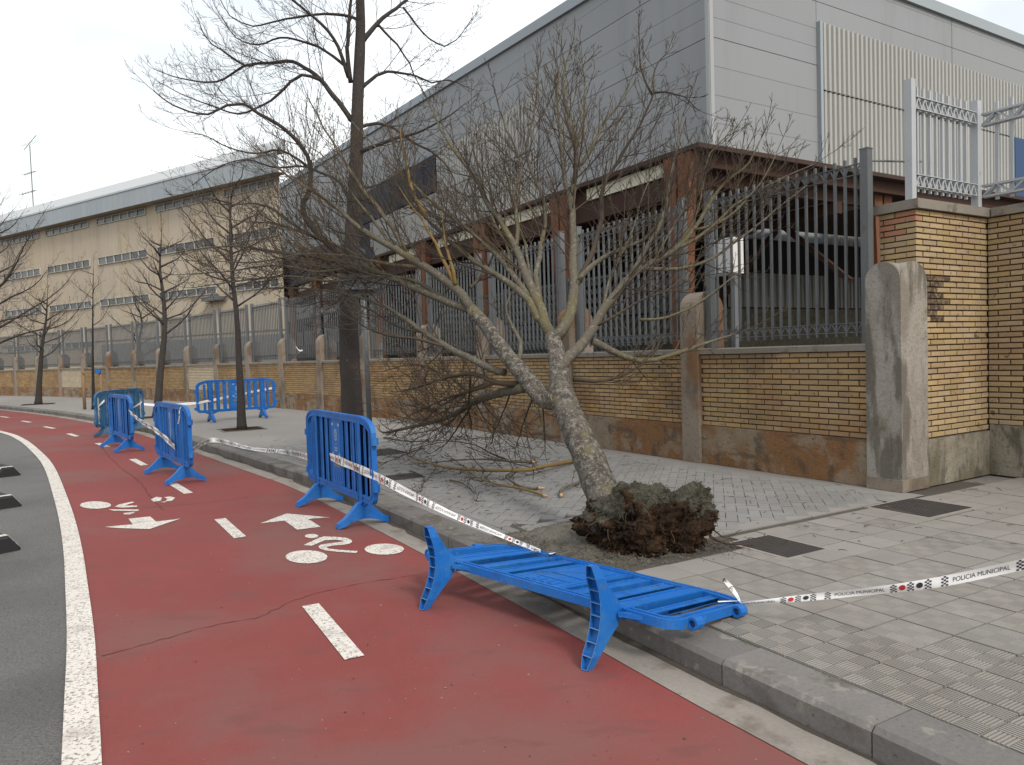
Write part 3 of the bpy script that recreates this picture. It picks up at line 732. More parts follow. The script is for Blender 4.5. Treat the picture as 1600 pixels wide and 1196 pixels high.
# ------------------------------------------------------------------ steel fence panels on the wall
def truss(mb, fr, xs, y, za, zb, w_=0.012, rh=0.008):
    for z in (za, zb): mb.bar(fr(xs[0], y, z), fr(xs[-1], y, z), 0.03, rh)
    for a, b in zip(xs, xs[1:]):
        m_ = (a + b) / 2
        mb.bar(fr(a, y, za), fr(m_, y, zb), w_, w_); mb.bar(fr(m_, y, zb), fr(b, y, za), w_, w_)
def bar_mesh(h, s=0.026):
    q = MB(); q.box(-s / 2, s / 2, -s / 2, s / 2, 0, h); return q.mesh('bar', M['galv'])
BMESH = bar_mesh(1.90)
ordn = ['beside the end pillar', 'behind the uprooted trunk', 'third from the end pillar', 'fourth from the end pillar', 'fifth from the end pillar', 'behind the grey sign pole', 'just left of the tall dark trunk', 'behind the barrier near the wall', 'eighth', 'ninth', 'tenth']
for i in range(len(PIL) - 1):
    a, b = PIL[i], PIL[i + 1]; d = (b - a); L_ = d.length; d.normalize(); nn = Vector((d.y, -d.x, 0)); fr = frame(a, d, nn)
    r = empty('fence_panel', fr(L_ / 2, 0.17, Z_CO))
    ordw = ['first', 'second', 'third', 'fourth', 'fifth', 'sixth', 'seventh', 'eighth', 'ninth', 'tenth', 'eleventh', 'twelfth', 'thirteenth', 'fourteenth', 'fifteenth', 'sixteenth', 'seventeenth', 'eighteenth', 'nineteenth', 'twentieth', 'twenty first', 'twenty second']
    if i == 0: lb = 'grey steel bar fence panel on the wall next to the large end pillar'
    elif i < 12: lb = 'grey steel bar fence panel on the wall, %s along from the large end pillar' % ordw[i]
    else: lb = 'grey steel fence panel on the far wall, %s from the end pillar' % ordw[i]
    tag(r, lb, 'fence', 'steel fence panels on the brick wall')
    lo, hi = (0.27, L_ - 0.245) if i == 0 else (0.235, L_ - 0.245)
    y = 0.17
    for x in (lo, hi):
        mb = MB(); mb.box(x - 0.045, x + 0.045, y - 0.045, y + 0.045, Z_CO - 0.004, 3.55, fr)
        mb.box(x - 0.05, x + 0.05, y - 0.05, y + 0.05, 3.55, 3.56, fr)
        mb.build('post', M['galv'], r)
    xs = [lo + (hi - lo) * k / 18 for k in range(19)]
    if i < 6:
        for x in xs[1:-1]:
            o = obj_from('bar', BMESH, r, fr(x, y, 1.59) - wloc(r)); o.rotation_euler = (0, 0, math.atan2(d.y, d.x))
    else:
        mb = MB()
        for x in xs[1:-1]: mb.box(x - 0.013, x + 0.013, y - 0.013, y + 0.013, 1.59, 3.49, fr)
        o = mb.build('bars', M['galv'], r)
    for za, zb, nm in ((3.31, 3.42, 'top_truss'), (1.635, 1.735, 'bottom_truss')):
        mb = MB(); truss(mb, fr, xs, y - 0.004, za, zb)
        mb.build(nm, M['galv'], r)
# short leftover of fence between the end pillar and the tall pier
r = empty('fence_panel', C0 + BD * 0.17); tag(r, 'narrow strip of steel fence between the end pillar and tall brick pier', 'fence')
fr = frame(PIL[0], -WD, BD)
mb = MB(); mb.box(-0.03, 0.0, 0.60, 0.63, 1.0, 3.6, fr); mb.build('bar', M['galv'], r)
mb = MB(); mb.bar(fr(-0.25, 0.2, 3.43), fr(-0.02, 0.615, 3.41), 0.03, 0.012); mb.bar(fr(-0.02, 0.615, 3.41), fr(0.03, 0.70, 3.41), 0.03, 0.012); mb.build('rail', M['galv'], r)

# ------------------------------------------------------------------ tall brick gate pier and recessed wall
pier = empty('gate_pier', C0 + BD * 0.9); tag(pier, 'tall buff brick pier with concrete coping standing behind the weathered end pillar', 'pier')
P0 = C0 + WD * 0.03
frp = frame(P0, BD, WD)                 # x into the yard, y along the wall away
X0, X1, TH, ZT = 0.34, 1.73, 0.40, 2.865
mb = MB(); mb.box(X0 + 0.018, X1 + 0.3, 0.018, TH, 0.0, ZT, frp); mb.build('mortar_core', M['wallmortar'], pier)
mb = MB(); mb.box(0.40, X1 + 0.02, -0.02, 0.2, 0.0, 0.49, frp); mb.build('plinth', M['plinth2'], pier)
chp = (ZT - 0.5) / 39
def pick(x, z):
    if x < 0.86 and 1.72 < z < 2.22 and rng.random() < 1.05 - 1.6 * abs(x - 0.62): return 'brickdark'
    return 'brickpier'
CH = chp
brick_cache.clear()
lay_bricks(pier, frp, BD, X0, X1, 0.0, 0.5, 39, chp, True, 'brickpier', pick=pick)
stuffs = {}
fr2 = frame(P0 + BD * X0 + WD * TH, -WD, BD)
def pick2(x, z): return 'brickred' if (z > 2.6 and rng.random() < 0.5) else 'brickpier'
lay_bricks(pier, fr2, -WD, 0.0, TH - 0.002, 0.0, 0.5, 39, chp, False, 'brickpier', pick=pick2, stuff=stuffs, phase=0.3)
for k, q in stuffs.items():
    o = q.build('return_bricks', M[k], pier); o['kind'] = 'stuff'
mb = MB(); mb.box(X0 - 0.04, X1 + 0.06, -0.045, TH + 0.05, ZT + 0.003, 2.965, frp)
mb.build('coping', M['coping'], pier)
rw = empty('recessed_wall', P0 + BD * X1); tag(rw, 'tall buff brick wall with concrete coping at the right edge, set back from the pier', 'wall')
fr3 = frame(P0 + BD * X1, -WD, BD)
mb = MB(); mb.box(0.004, 4.5, 0.018, 0.35, 0.0, ZT, fr3); mb.build('mortar_core', M['wallmortar'], rw)
mb = MB(); mb.box(0.022, 4.5, -0.02, 0.2, 0.0, 0.56, fr3); mb.build('plinth', M['plinth2'], rw)
lay_bricks(rw, fr3, -WD, 0.005, 1.6, 0.0, 0.56, 38, (ZT - 0.56) / 38, True, 'brickpier', phase=0.6)
stuffs = {}
lay_bricks(rw, fr3, -WD, 1.6, 4.5, 0.0, 0.56, 38, (ZT - 0.56) / 38, False, 'brickpier', stuff=stuffs, phase=0.0)
for k, q in stuffs.items():
    o = q.build('far_bricks', M[k], rw); o['kind'] = 'stuff'
mb = MB(); mb.box(0.062, 4.5, -0.045, 0.40, ZT + 0.003, 2.963, fr3); mb.build('coping', M['coping'], rw)
# white fence on pier and recessed wall
r = empty('white_fence_panel', P0 + BD * 0.9 + Vector((0, 0, 2.965))); tag(r, 'white painted steel fence panel on top of the tall brick pier', 'fence')
for x, zt in ((0.37, 4.19), (1.64, 4.16)):
    mb = MB(); mb.box(x - 0.038, x + 0.038, 0.03, 0.106, 2.963, zt, frp); mb.build('post', M['galvwhite'], r)
xs = [0.42 + (1.59 - 0.42) * k / 10 for k in range(11)]
for x in xs[1:]:
    if x > 1.58: continue
    mb = MB(); mb.box(x - 0.06, x - 0.034, 0.056, 0.082, 3.06, 4.13, frp); mb.build('bar', M['galvwhite'], r)
for za, zb, nm in ((3.90, 4.02, 'top_truss'), (3.11, 3.23, 'bottom_truss')):
    mb = MB(); truss(mb, frp, xs, 0.045, za, zb, 0.014); truss(mb, frp, xs, 0.094, za, zb, 0.014); mb.build(nm, M['galvwhite'], r)
r = empty('white_fence_panel', P0 + BD * 1.7 + Vector((0, 0, 2.963))); tag(r, 'white painted steel fence panel on the recessed wall at the right edge', 'fence')
xs = [-0.06 + 0.15 * k for k in range(18)]
for x in xs[1:]:
    mb = MB(); mb.box(x - 0.016, x + 0.016, 0.02, 0.052, 3.06, 4.13, fr3); mb.build('bar', M['galvwhite'], r)
for za, zb, nm in ((3.90, 4.02, 'top_truss'), (3.11, 3.23, 'bottom_truss')):
    mb = MB(); truss(mb, fr3, xs[::2], 0.005, za, zb, 0.018, 0.022); truss(mb, fr3, xs[::2], 0.068, za, zb, 0.018, 0.022); mb.build(nm, M['galvwhite'], r)

# ------------------------------------------------------------------ grey sports hall
HC = Vector((6.332, 23.2, 0)); HT = 14.95
hall = empty('sports_hall', HC); tag(hall, 'tall light grey sports hall clad in metal panels behind the fence', 'building')
frl = frame(HC, WD, -BD)          # left face: x away along the street, y out towards the street
frr = frame(HC, BD, -WD)          # right face: x to the right, y towards the camera
mb = MB(); mb.box(0.05, 62, -40, -0.09, 0, 14.2, frl); mb.build('core', M['shadewall'], hall)
# horizontal panels
zs = [5.0, 5.9, 6.75, 7.6, 8.45, 9.3, 10.18, 11.05, 11.65, 12.27, 13.2, 14.1, 14.30]
for k in range(len(zs) - 1):
    g_ = 0.022 if k in (6, 9) else 0.010
    for x0, x1 in ((0.16, 9.45), (9.47, 34), (34.02, 62)):
        mb = MB(); mb.box(x0, x1, -0.09, 0.0, zs[k], zs[k + 1] - g_, frl); mb.build('wall_panel', M['hall'], hall)
    for x0, x1 in ((0.16, 5.1), (5.12, 13.52), (13.55, 22), (22.03, 34)):
        mb = MB(); mb.box(x0, x1, -0.09, 0.0, zs[k], zs[k + 1] - g_, frr); mb.build('wall_panel', M['hall'], hall)

mb = MB()
mb.box(0.0, 0.15, -0.15, 0.025, 5.0, 14.28, frl); mb.box(0.0, 0.15, -0.12, 0.025, 5.0, 14.275, frr); mb.build('corner_trim', M['halltrim'], hall)
def zp(u_): return 14.70 + 0.045 * u_            # the eaves rise gently along the street
mb = MB(); vs = [frl(u_, y_, zp(u_) + dz) for u_ in (-0.12, 62) for y_ in (-0.3, 0.12) for dz in (-0.41, 0.0)]
mb.add(vs, [(0, 1, 3, 2), (4, 6, 7, 5), (0, 4, 5, 1), (2, 3, 7, 6), (1, 5, 7, 3), (0, 2, 6, 4)]); mb.build('parapet', M['fascia'], hall)
mb = MB(); vs = [frl(u_, y_, z_) for u_ in (1.0, 62) for y_ in (-0.2, -0.003) for z_ in (14.2, zp(u_) - 0.405)]
mb.add(vs, [(0, 1, 3, 2), (4, 6, 7, 5), (0, 4, 5, 1), (2, 3, 7, 6), (1, 5, 7, 3), (0, 2, 6, 4)]); mb.build('gable_panel', M['hall'], hall)
mb = MB(); mb.box(0.125, 34, -0.3, 0.12, 14.29, 14.70, frr); mb.build('parapet', M['fascia'], hall)
def corrugated(fr, x0, x1, z0, z1, pitch, depth, y=0.012, name='corrugated_sheet', m='corr', parent=None):
    mb = MB(); vs = []; n = int((x1 - x0) / pitch)
    prof = []
    for k in range(n):
        a = x0 + k * pitch
        prof += [(a, y), (a + pitch * 0.30, y), (a + pitch * 0.42, y + depth), (a + pitch * 0.88, y + depth)]
    prof.append((x0 + n * pitch, y))
    for z in (z0, z1): vs += [fr(px, py, z) for px, py in prof]
    k = len(prof); mb.add(vs, [(i, i + 1, i + 1 + k, i + k) for i in range(k - 1)])
    return mb.build(name, M[m], parent)
corrugated(frl, 9.62, 19.0, 5.0, 10.0, 0.26, 0.07, parent=hall); corrugated(frl, 9.62, 19.0, 10.06, 12.2, 0.26, 0.07, parent=hall)
corrugated(frl, 19.0, 46, 5.0, 10.1, 0.26, 0.07, parent=hall)
corrugated(frr, 5.28, 30, 5.0, 10.18, 0.26, 0.08, parent=hall); corrugated(frr, 5.28, 30, 10.24, 12.5, 0.26, 0.08, parent=hall)
mb = MB(); mb.box(5.14, 5.27, 0.0, 0.13, 5.0, 12.5, frr); mb.build('edge_trim', M['fascia'], hall)
mb = MB(); mb.box(9.46, 9.6, 0.0, 0.13, 5.0, 12.3, frl); mb.build('edge_trim', M['halltrim'], hall)
# dark glazing band on the street face
for k in range(9):
    x0 = 19.05 + k * 1.5
    mb = MB(); mb.box(x0, x0 + 1.46, -0.02, 0.10, 10.2, 12.1, frl); mb.build('glazing', M['dark_glass'], hall)
for k in range(3):
    x0 = 28.8 + k * 1.5
    mb = MB(); mb.box(x0, x0 + 1.46, 0.02, 0.12, 5.6, 10.14, frl); mb.build('glazing', M['dark_glass'], hall)
# blue shutters high on the right face
for x0 in (18.15, 19.6, 21.1):
    mb = MB(); mb.box(x0, x0 + 0.95, 0.06, 0.16, 7.0, 10.2, frr); mb.build('blue_shutter', M['blue_door'], hall)
# concrete base, pale sheet strip and dark band, canopy shade put into their colours
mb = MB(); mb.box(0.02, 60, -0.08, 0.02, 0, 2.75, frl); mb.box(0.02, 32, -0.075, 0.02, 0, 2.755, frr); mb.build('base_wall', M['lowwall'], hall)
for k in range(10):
    corrugated(frl, 1.0 + k * 5.5, 5.9 + k * 5.5, 2.8, 3.9, 0.2, 0.04, 0.0, 'strip_sheet', 'corrshade', hall)
    if k < 5: corrugated(frr, 0.6 + k * 5.5, 5.4 + k * 5.5, 2.8, 3.9, 0.2, 0.04, 0.0, 'strip_sheet', 'corrshade', hall)

# ------------------------------------------------------------------ brown timber canopy in front of the hall
KC = Vector((3.633, 14.2, 0)); can = empty('canopy', KC); tag(can, 'dark brown roofed canopy on orange timber posts between fence and hall', 'canopy')
fk = frame(KC, WD, BD)            # x along the street, y towards the hall
LX, DY, RY = 33.0, 6.85, 19.0
ZE = 5.30
mb = MB(); mb.box(0.2, LX, 0.2, DY, -0.02, 0.005, fk); mb.box(0.2, 6.0, DY + 0.001, RY, -0.02, 0.005, fk); mb.build('shade_floor', M['cover'], can)  # added dark sheet, its colour stands in for shade under the roof
def slab(x0, x1, y0, y1, z0, z1, nm, m):
    mb = MB(); mb.box(x0, x1, y0, y1, z0, z1, fk); return mb.build(nm, M[m], can)
roof = slab(0, LX, 0, DY, ZE, ZE + 0.09, 'roof', 'roofbrown'); slab(0, 6.1, DY, RY, ZE + 0.001, ZE + 0.092, 'roof', 'roofbrown')
for k in range(int(LX / 0.35)):
    pass
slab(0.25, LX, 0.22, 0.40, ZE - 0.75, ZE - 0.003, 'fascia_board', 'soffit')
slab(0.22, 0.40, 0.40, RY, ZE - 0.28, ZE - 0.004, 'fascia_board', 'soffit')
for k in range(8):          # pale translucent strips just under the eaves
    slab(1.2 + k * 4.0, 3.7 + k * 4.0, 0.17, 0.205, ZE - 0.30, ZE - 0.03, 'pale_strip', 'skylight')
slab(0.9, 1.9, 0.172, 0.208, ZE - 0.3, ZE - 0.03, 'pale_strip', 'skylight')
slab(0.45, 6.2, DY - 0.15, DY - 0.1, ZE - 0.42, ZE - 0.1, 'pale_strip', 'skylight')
for k in range(9):          # beams across, timber darkened to paint in the canopy shade
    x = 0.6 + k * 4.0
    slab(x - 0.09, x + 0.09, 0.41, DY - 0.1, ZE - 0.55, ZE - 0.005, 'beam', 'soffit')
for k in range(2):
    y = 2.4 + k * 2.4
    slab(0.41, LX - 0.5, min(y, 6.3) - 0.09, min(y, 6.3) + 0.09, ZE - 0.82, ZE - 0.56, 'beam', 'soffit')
slab(23.5, LX, 0.1, 2.6, ZE + 0.1, ZE + 1.5, 'roof_box', 'navy')
def post(x, y, lean=0.0, w0=0.18, w1=0.34, ax=0):
    mb = MB(); zt = ZE - 0.01; d = 0.10
    for s in (-1, 1):
        vs = []
        for z, hw, off_ in ((0, w0 / 2, 0.10), (3.0, w0 * 0.55, 0.13), (zt, w1 / 2, 0.20)):
            for a, b in ((-hw, -d), (hw, -d), (hw, d), (-hw, d)):
                vs.append(fk(x + (a if ax == 0 else b) + (s * off_ if ax == 0 else 0), y + (b if ax == 0 else a) + (s * off_ if ax == 1 else 0), z))
        fs = [(3, 2, 1, 0), (8, 9, 10, 11)]
        for q in (0, 4): fs += [(q + i, q + (i + 1) % 4, q + 4 + (i + 1) % 4, q + 4 + i) for i in range(4)]
        mb.add(vs, fs)
    mb.build('post', M['timber'], can)
for k in range(9): post(0.62 + k * 4.0, 0.12)
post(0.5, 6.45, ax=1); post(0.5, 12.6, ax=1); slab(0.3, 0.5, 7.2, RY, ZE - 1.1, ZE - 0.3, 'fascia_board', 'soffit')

# steel diagonals and dark struts inside
mb = MB()
for k in range(6):
    mb.bar(fk(0.7 + k * 4, 5.6, 3.0), fk(2.6 + k * 4, 5.6, 4.6), 0.12, 0.12); mb.bar(fk(4.6 + k * 4, 5.6, 3.0), fk(2.7 + k * 4, 5.6, 4.6), 0.12, 0.12)
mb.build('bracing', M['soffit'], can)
# sloped top edge rafters seen from the street
# white cabinet on a pole behind the fence
cab = empty('cabinet', AT(1135, 402, 11.6)); tag(cab, 'small white cabinet on a pole behind the steel fence', 'cabinet')
p = wloc(cab); frc = frame((p.x, p.y), -WD, BD)
mb = MB(); mb.box(-0.23, 0.23, -0.12, 0.12, p.z - 0.27, p.z + 0.27, frc); mb.build('box', M['boxwhite'], cab)
mb = MB(); mb.box(-0.215, 0.215, -0.132, -0.122, p.z - 0.255, p.z + 0.255, frc); mb.build('door', M['boxwhite'], cab)
mb = MB(); mb.box(-0.04, 0.04, 0.122, 0.20, -0.02, p.z + 0.2, frc); mb.build('pole', M['galv'], cab)

# ------------------------------------------------------------------ cream building
QC = Vector((-11.727, 39.0, 0)); CD = Vector((-0.84, 0.5426, 0)).normalized(); CN = Vector((CD.y, -CD.x, 0))
frq = frame(QC, CD, -CN)          # x to the left, y out towards the street
cb = empty('cream_building', QC); tag(cb, 'long cream panelled school building with strip windows and grey metal eaves', 'building')
LB = 52
mb = MB(); pl = [(0.05, -0.06), (LB, -0.06), (LB, -7), (14.4, -7)]
mb.add([frq(a, b, z) for z in (0, 11.9) for a, b in pl], [(0, 1, 2, 3), (7, 6, 5, 4), (0, 4, 5, 1), (1, 5, 6, 2), (2, 6, 7, 3), (3, 7, 4, 0)]); mb.build('core', M['creamjoint'], cb)
npan = int(LB / 1.075)
pm = None
for k in range(npan):
    q = MB(); q.box(k * 1.075 + 0.0, k * 1.075 + 1.055, -0.06, 0.0, 3.2, 11.55, frq); q.build('wall_panel', M['cream'], cb)
mb = MB(); mb.box(0.0, LB, -0.06, 0.02, 0, 3.1, frq); mb.build('base_wall', M['cream'], cb)
mb = MB(); mb.box(0.0, 17, 0.025, 0.3, 0, 2.95, frq); mb.build('grey_base', M['greybase'], cb)
rows = [(10.62, 10.98, 11), (8.08, 8.50, 8), (5.44, 5.82, 8), (2.84, 3.20, 5)]
for z0, z1, _ in rows:
    for s in range(8):
        u0 = 4.42 - 6.47 + 6.47 * s + 1.0; u1 = u0 + 5.42
        if z0 < 3 and s < 3: continue
        if u1 > LB or u0 < 0:
            u0 = max(u0, 0.2)
        wn = MB(); fw = 0.03
        wn.box(u0, u1, 0.0, 0.09, z0 - fw, z0, frq); wn.box(u0, u1, 0.0, 0.09, z1, z1 + fw, frq)
        npn = 6; st_ = (u1 - u0) / npn
        for q in range(npn + 1):
            xm = u0 + q * st_; wn.box(xm - 0.022, xm + 0.022, 0.0, 0.085, z0 - 0.0, z1, frq)
        wo_ = wn.build('window', M['winframe'], cb)
        for q in range(npn):
            pn = MB(); pn.box(u0 + q * st_ + 0.023, u0 + (q + 1) * st_ - 0.023, 0.005, 0.03, z0 + 0.001, z1 - 0.001, frq)
            pn.build('pane', M['pane'], wo_)
# eaves: vertical ribbed fascia, sloped roof edge
nf = int((LB + 1.5) / 0.6)
for k in range(nf):
    q = MB(); q.box(-0.6 + k * 0.6, -0.6 + k * 0.6 + 0.585, 0.55, 0.62, 11.1, 12.12, frq); q.build('fascia_sheet', M['fascia'], cb)
mb = MB(); vs = [frq(-0.6, 0.66, 12.14), frq(LB, 0.66, 12.14), frq(LB, 0.1, 12.86), frq(-0.6, 0.1, 12.86), frq(-0.6, 0.0, 12.15), frq(LB, 0.0, 12.15), frq(LB, 0.0, 12.86), frq(-0.6, 0.0, 12.86)]
mb.add(vs, [(0, 1, 2, 3), (4, 7, 6, 5), (0, 3, 7, 4), (1, 5, 6, 2), (2, 6, 7, 3), (0, 4, 5, 1)]); mb.build('upper_fascia', M['roofmetal'], cb)
mb = MB(); mb.box(-0.58, LB, 0.0, 0.56, 11.08, 11.14, frq); mb.build('soffit', M['creamjoint'], cb)
mb = MB(); vs = [frq(-0.6, 0.66, 12.13), frq(LB, 0.66, 12.13), frq(LB, -7, 13.9), frq(14.5, -7, 13.9), frq(-0.6, 0.66, 12.05), frq(LB, 0.66, 12.05), frq(LB, -7, 13.8), frq(14.5, -7, 13.8)]
mb.add(vs, [(0, 1, 2, 3), (7, 6, 5, 4), (0, 4, 5, 1), (1, 5, 6, 2), (2, 6, 7, 3), (3, 7, 4, 0)]); mb.build('roof', M['roofmetal'], cb)
mb = MB(); mb.box(4.7, 6.2, 0.02, 0.5, 5.0, 5.22, frq); mb.box(5.3, 5.5, 0.02, 0.3, 5.22, 5.4, frq); mb.build('floodlight_bracket', M['galv'], cb)
ant = empty('antenna', frq(25.3, 0.05, 12.8)); tag(ant, 'thin tv antenna mast on the roof of the cream building', 'antenna')
mb = MB(); mb.bar(frq(25.3, 0.05, 12.8), frq(25.35, 0.05, 17.1), 0.045); mb.build('mast', M['galv'], ant)
for z, a, b in ((17.2, -0.9, 0.9), (15.2, -0.5, 1.1), (13.9, -0.4, 1.6)):
    mb = MB(); mb.bar(frq(25.3 + a, 0.05, z + 0.4 * (z > 17)), frq(25.3 + b, 0.05, z - 0.3 * (z > 17)), 0.03)
    for t in range(6):
        u = 25.3 + a + (b - a) * t / 5; mb.bar(frq(u, -0.1, z), frq(u, 0.2, z), 0.02)
    mb.build('aerial', M['galv'], ant)
# dark lattice screen in the yard behind the wall
scr = empty('lattice_screen', PIL[3] + BD * 2.2); tag(scr, 'dark diamond mesh screen behind the fence, left of the canopy', 'screen')
fs_ = frame(PIL[3] + BD * 2.2, WD, BD)
mb = MB()
for k in range(46):
    for sgn in (1, -1):
        x0 = -2.5 + k * 0.16; x1 = x0 + sgn * 1.6; a, b = Vector((x0, 1.2)), Vector((x1, 3.0))
        mb.bar(fs_(a.x, 0, a.y), fs_(b.x, 0, b.y), 0.02, 0.02)
o = mb.build('mesh', M['meshdark'], scr); o['kind'] = 'stuff'
mb = MB()
for x in (-2.6, 0.0, 2.6, 5.0): mb.box(x - .04, x + .04, -.04, .04, 0, 3.1, fs_)
mb.bar(fs_(-2.6, 0, 3.0), fs_(5.0, 0, 3.0), 0.05); mb.bar(fs_(-2.6, 0, 1.2), fs_(5.0, 0, 1.2), 0.05)
mb.build('frame', M['meshdark'], scr)

# ------------------------------------------------------------------ plastic crowd barriers
def make_barrier(mname='blue'):
    root = empty('crowd_barrier'); B = M[mname]; I = lambda x, y, z: Vector((x, y, z))
    L2, HT_, ZB, TK = 1.05, 1.08, 0.25, 0.045
    # outer frame: rounded loop with ridge lines, built as three nested bands
    def loop(inset):
        a = L2 - inset; zb = ZB + inset; zt = HT_ - inset; pts = []
        def arc(cx, cz, rx, rz, t0, t1, n=6):
            for k in range(n + 1):
                t = t0 + (t1 - t0) * k / n; pts.append((cx + rx * math.cos(t), cz + rz * math.sin(t)))
        r = max(0.10 - inset * 0.6, 0.03); rx, rz = max(0.34 - inset * 0.8, 0.05), max(0.14 - inset * 0.5, 0.03)
        arc(a - r, zb + r, r, r, -math.pi / 2, 0); arc(a - rx, zt - rz, rx, rz, 0, math.pi / 2)
        arc(-a + rx, zt - rz, rx, rz, math.pi / 2, math.pi); arc(-a + r, zb + r, r, r, math.pi, 1.5 * math.pi)
        return pts
    def band(mb, i0, i1, y):
        a, b = loop(i0), loop(i1); n = len(a); vs = []
        for yy in (-y, y):
            vs += [(x, yy, z) for x, z in a] + [(x, yy, z) for x, z in b]
        fs = []
        for k in range(n):
            k2 = (k + 1) % n
            fs += [(k, k2, n + k2, n + k), (2 * n + k2, 2 * n + k, 3 * n + k, 3 * n + k2), (k2, k, 2 * n + k, 2 * n + k2), (n + k, n + k2, 3 * n + k2, 3 * n + k)]
        mb.add(vs, fs)
    mb = MB(); band(mb, 0.0, 0.022, 0.024); band(mb, 0.021, 0.046, 0.017); band(mb, 0.045, 0.068, 0.024)
    mb.build('frame', B, root, off=False)
    def slat(x, w_, nm='slat', z0=ZB + 0.06, z1=HT_ - 0.06):
        mb = MB(); t = 0.015
        mb.box(x - w_ / 2, x + w_ / 2, -0.010, 0.010, z0, z1)
        mb.box(x - w_ / 2, x - w_ / 2 + 0.014, -t, t, z0, z1); mb.box(x + w_ / 2 - 0.014, x + w_ / 2, -t, t, z0, z1)
        return mb.build(nm, B, root, off=False)
    for x in (-0.50, -0.325, 0.325, 0.50): slat(x, 0.088)
    for x in (-0.19, 0.19): slat(x, 0.05)
    for x in (-0.84, 0.84): slat(x, 0.055, z1=HT_ - 0.10)
    mb = MB(); mb.box(-0.166, 0.166, -0.011, 0.011, ZB + 0.06, HT_ - 0.06)
    mb.box(-0.135, 0.135, -0.018, 0.018, 0.62, 0.98)
    plate = mb.build('name_plate', B, root, off=False)
    mb = MB()
    for k in range(4): mb.box(-0.12 + k * 0.065, -0.12 + k * 0.065 + 0.04, -0.017, 0.017, 0.36, 0.46)
    for z in (0.33, 0.49): mb.box(-0.14, 0.14, -0.016, 0.016, z, z + 0.012)
    mb.build('embossing', B, plate, off=False)
    # legs with splayed hollow feet
    for lx in (-0.69, 0.69):
        mb = MB(); mb.box(lx - 0.060, lx + 0.060, -0.022, 0.022, 0.235, HT_ - 0.045)
        mb.box(lx - 0.060, lx - 0.046, -0.031, 0.031, 0.235, HT_ - 0.05); mb.box(lx + 0.046, lx + 0.060, -0.031, 0.031, 0.235, HT_ - 0.05)
        lg = mb.build('leg', B, root, off=False)
        # triangular web between leg and lower rail
        for s in (-1, 1):
            mb = MB()
            vs = [(lx + s * 0.05, y, z) for y in (-0.012, 0.012) for z in (0.20, 0.27)] + [(lx + s * 0.20, y, 0.262) for y in (-0.012, 0.012)]
            mb.add(vs, [(0, 1, 4), (3, 2, 5), (0, 4, 5, 2), (1, 3, 5, 4), (0, 2, 3, 1)])
            mb.build('web', B, lg, off=False)
        bm = bmesh.new(); hx = 0.034; n = 8
        top = []; bot = []
        for k in range(n + 1):
            y = -0.265 + 0.53 * k / n; ay = abs(y)
            zt = 0.25 if ay < 0.04 else 0.055 + 0.20 * ((0.27 - ay) / 0.23) ** 1.45
            zb = 0.0 if ay > 0.235 else 0.075 * (1 - (ay / 0.235) ** 2)
            top.append((y, max(zt, 0.05))); bot.append((y, zb))
        top = [(y, z) for y, z in top]
        V = {}
        for s in (-1, 1):
            for k in range(n + 1):
                wf = hx * (0.55 if k in (0, n) else 1.0); V[s, 't', k] = bm.verts.new((lx + s * wf, top[k][0], top[k][1])); V[s, 'b', k] = bm.verts.new((lx + s * wf, bot[k][0], bot[k][1]))
        under = []
        for k in range(n):
            bm.faces.new((V[-1, 't', k], V[1, 't', k], V[1, 't', k + 1], V[-1, 't', k + 1]))
            under.append(bm.faces.new((V[-1, 'b', k + 1], V[1, 'b', k + 1], V[1, 'b', k], V[-1, 'b', k])))
            for s in (-1, 1):
                q = (V[s, 'b', k], V[s, 't', k], V[s, 't', k + 1], V[s, 'b', k + 1]); bm.faces.new(q if s < 0 else q[::-1])
        for k in (0, n):
            q = (V[-1, 'b', k], V[1, 'b', k], V[1, 't', k], V[-1, 't', k]); bm.faces.new(q if k == 0 else q[::-1])
        bmesh.ops.recalc_face_normals(bm, faces=bm.faces)
        r = bmesh.ops.inset_individual(bm, faces=under, thickness=0.0035, depth=0)
        for f in r['faces']: f.material_index = 1
        ex = bmesh.ops.extrude_discrete_faces(bm, faces=under)
        for f in ex['faces']:
            nrm = f.normal.copy()
            for v in f.verts: v.co -= nrm * 0.030
        me = bpy.data.meshes.new('foot'); bm.to_mesh(me); bm.free(); me.materials.append(B); me.materials.append(M['bluerib'] if mname == 'blue' else B)
        obj_from('foot', me, root)
    # coupling hooks at the ends
    for s, zz in ((-1, (0.36, 0.80)), (1, (0.42, 0.86))):
        for z in zz:
            mb = MB(); c = Vector((s * (L2 + 0.022), 0, z)); pts = [c + Vector((0, 0, dz)) for dz in (-0.035, 0.035)]
            n = 10; vs = []
            for p in pts:
                for rr in (0.034, 0.020):
                    vs += [p + Vector((rr * math.cos(2 * math.pi * k / n), rr * math.sin(2 * math.pi * k / n), 0)) for k in range(n)]
            fs = []
            for k in range(n):
                k2 = (k + 1) % n
                fs += [(k, k2, 2 * n + k2, 2 * n + k), (n + k2, n + k, 3 * n + k, 3 * n + k2), (k2, k, n + k, n + k2), (2 * n + k, 2 * n + k2, 3 * n + k2, 3 * n + k)]
            mb.add(vs, fs); mb.build('hook', B, root, off=False)
    return root
GB = 'plastic barriers round the fallen tree'
proto = make_barrier()
def place(o, c, d, z):
    o.location = (c[0], c[1], z); o.rotation_euler = (0, 0, math.atan2(d[1], d[0]))
ZR = ROAD_Z + 0.004
place(proto, (-1.86, 7.88), (0.525, -0.851), ZR); bB = proto
tag(bB, 'upright blue plastic barrier with a pale crest plate and tape across it', 'barrier', GB)
bC = copy_tree(proto); place(bC, (-4.95, 10.83), (0.595, -0.80), ZR); tag(bC, 'upright blue plastic barrier with a slanting tape end, second along the cycle lane', 'barrier', GB)
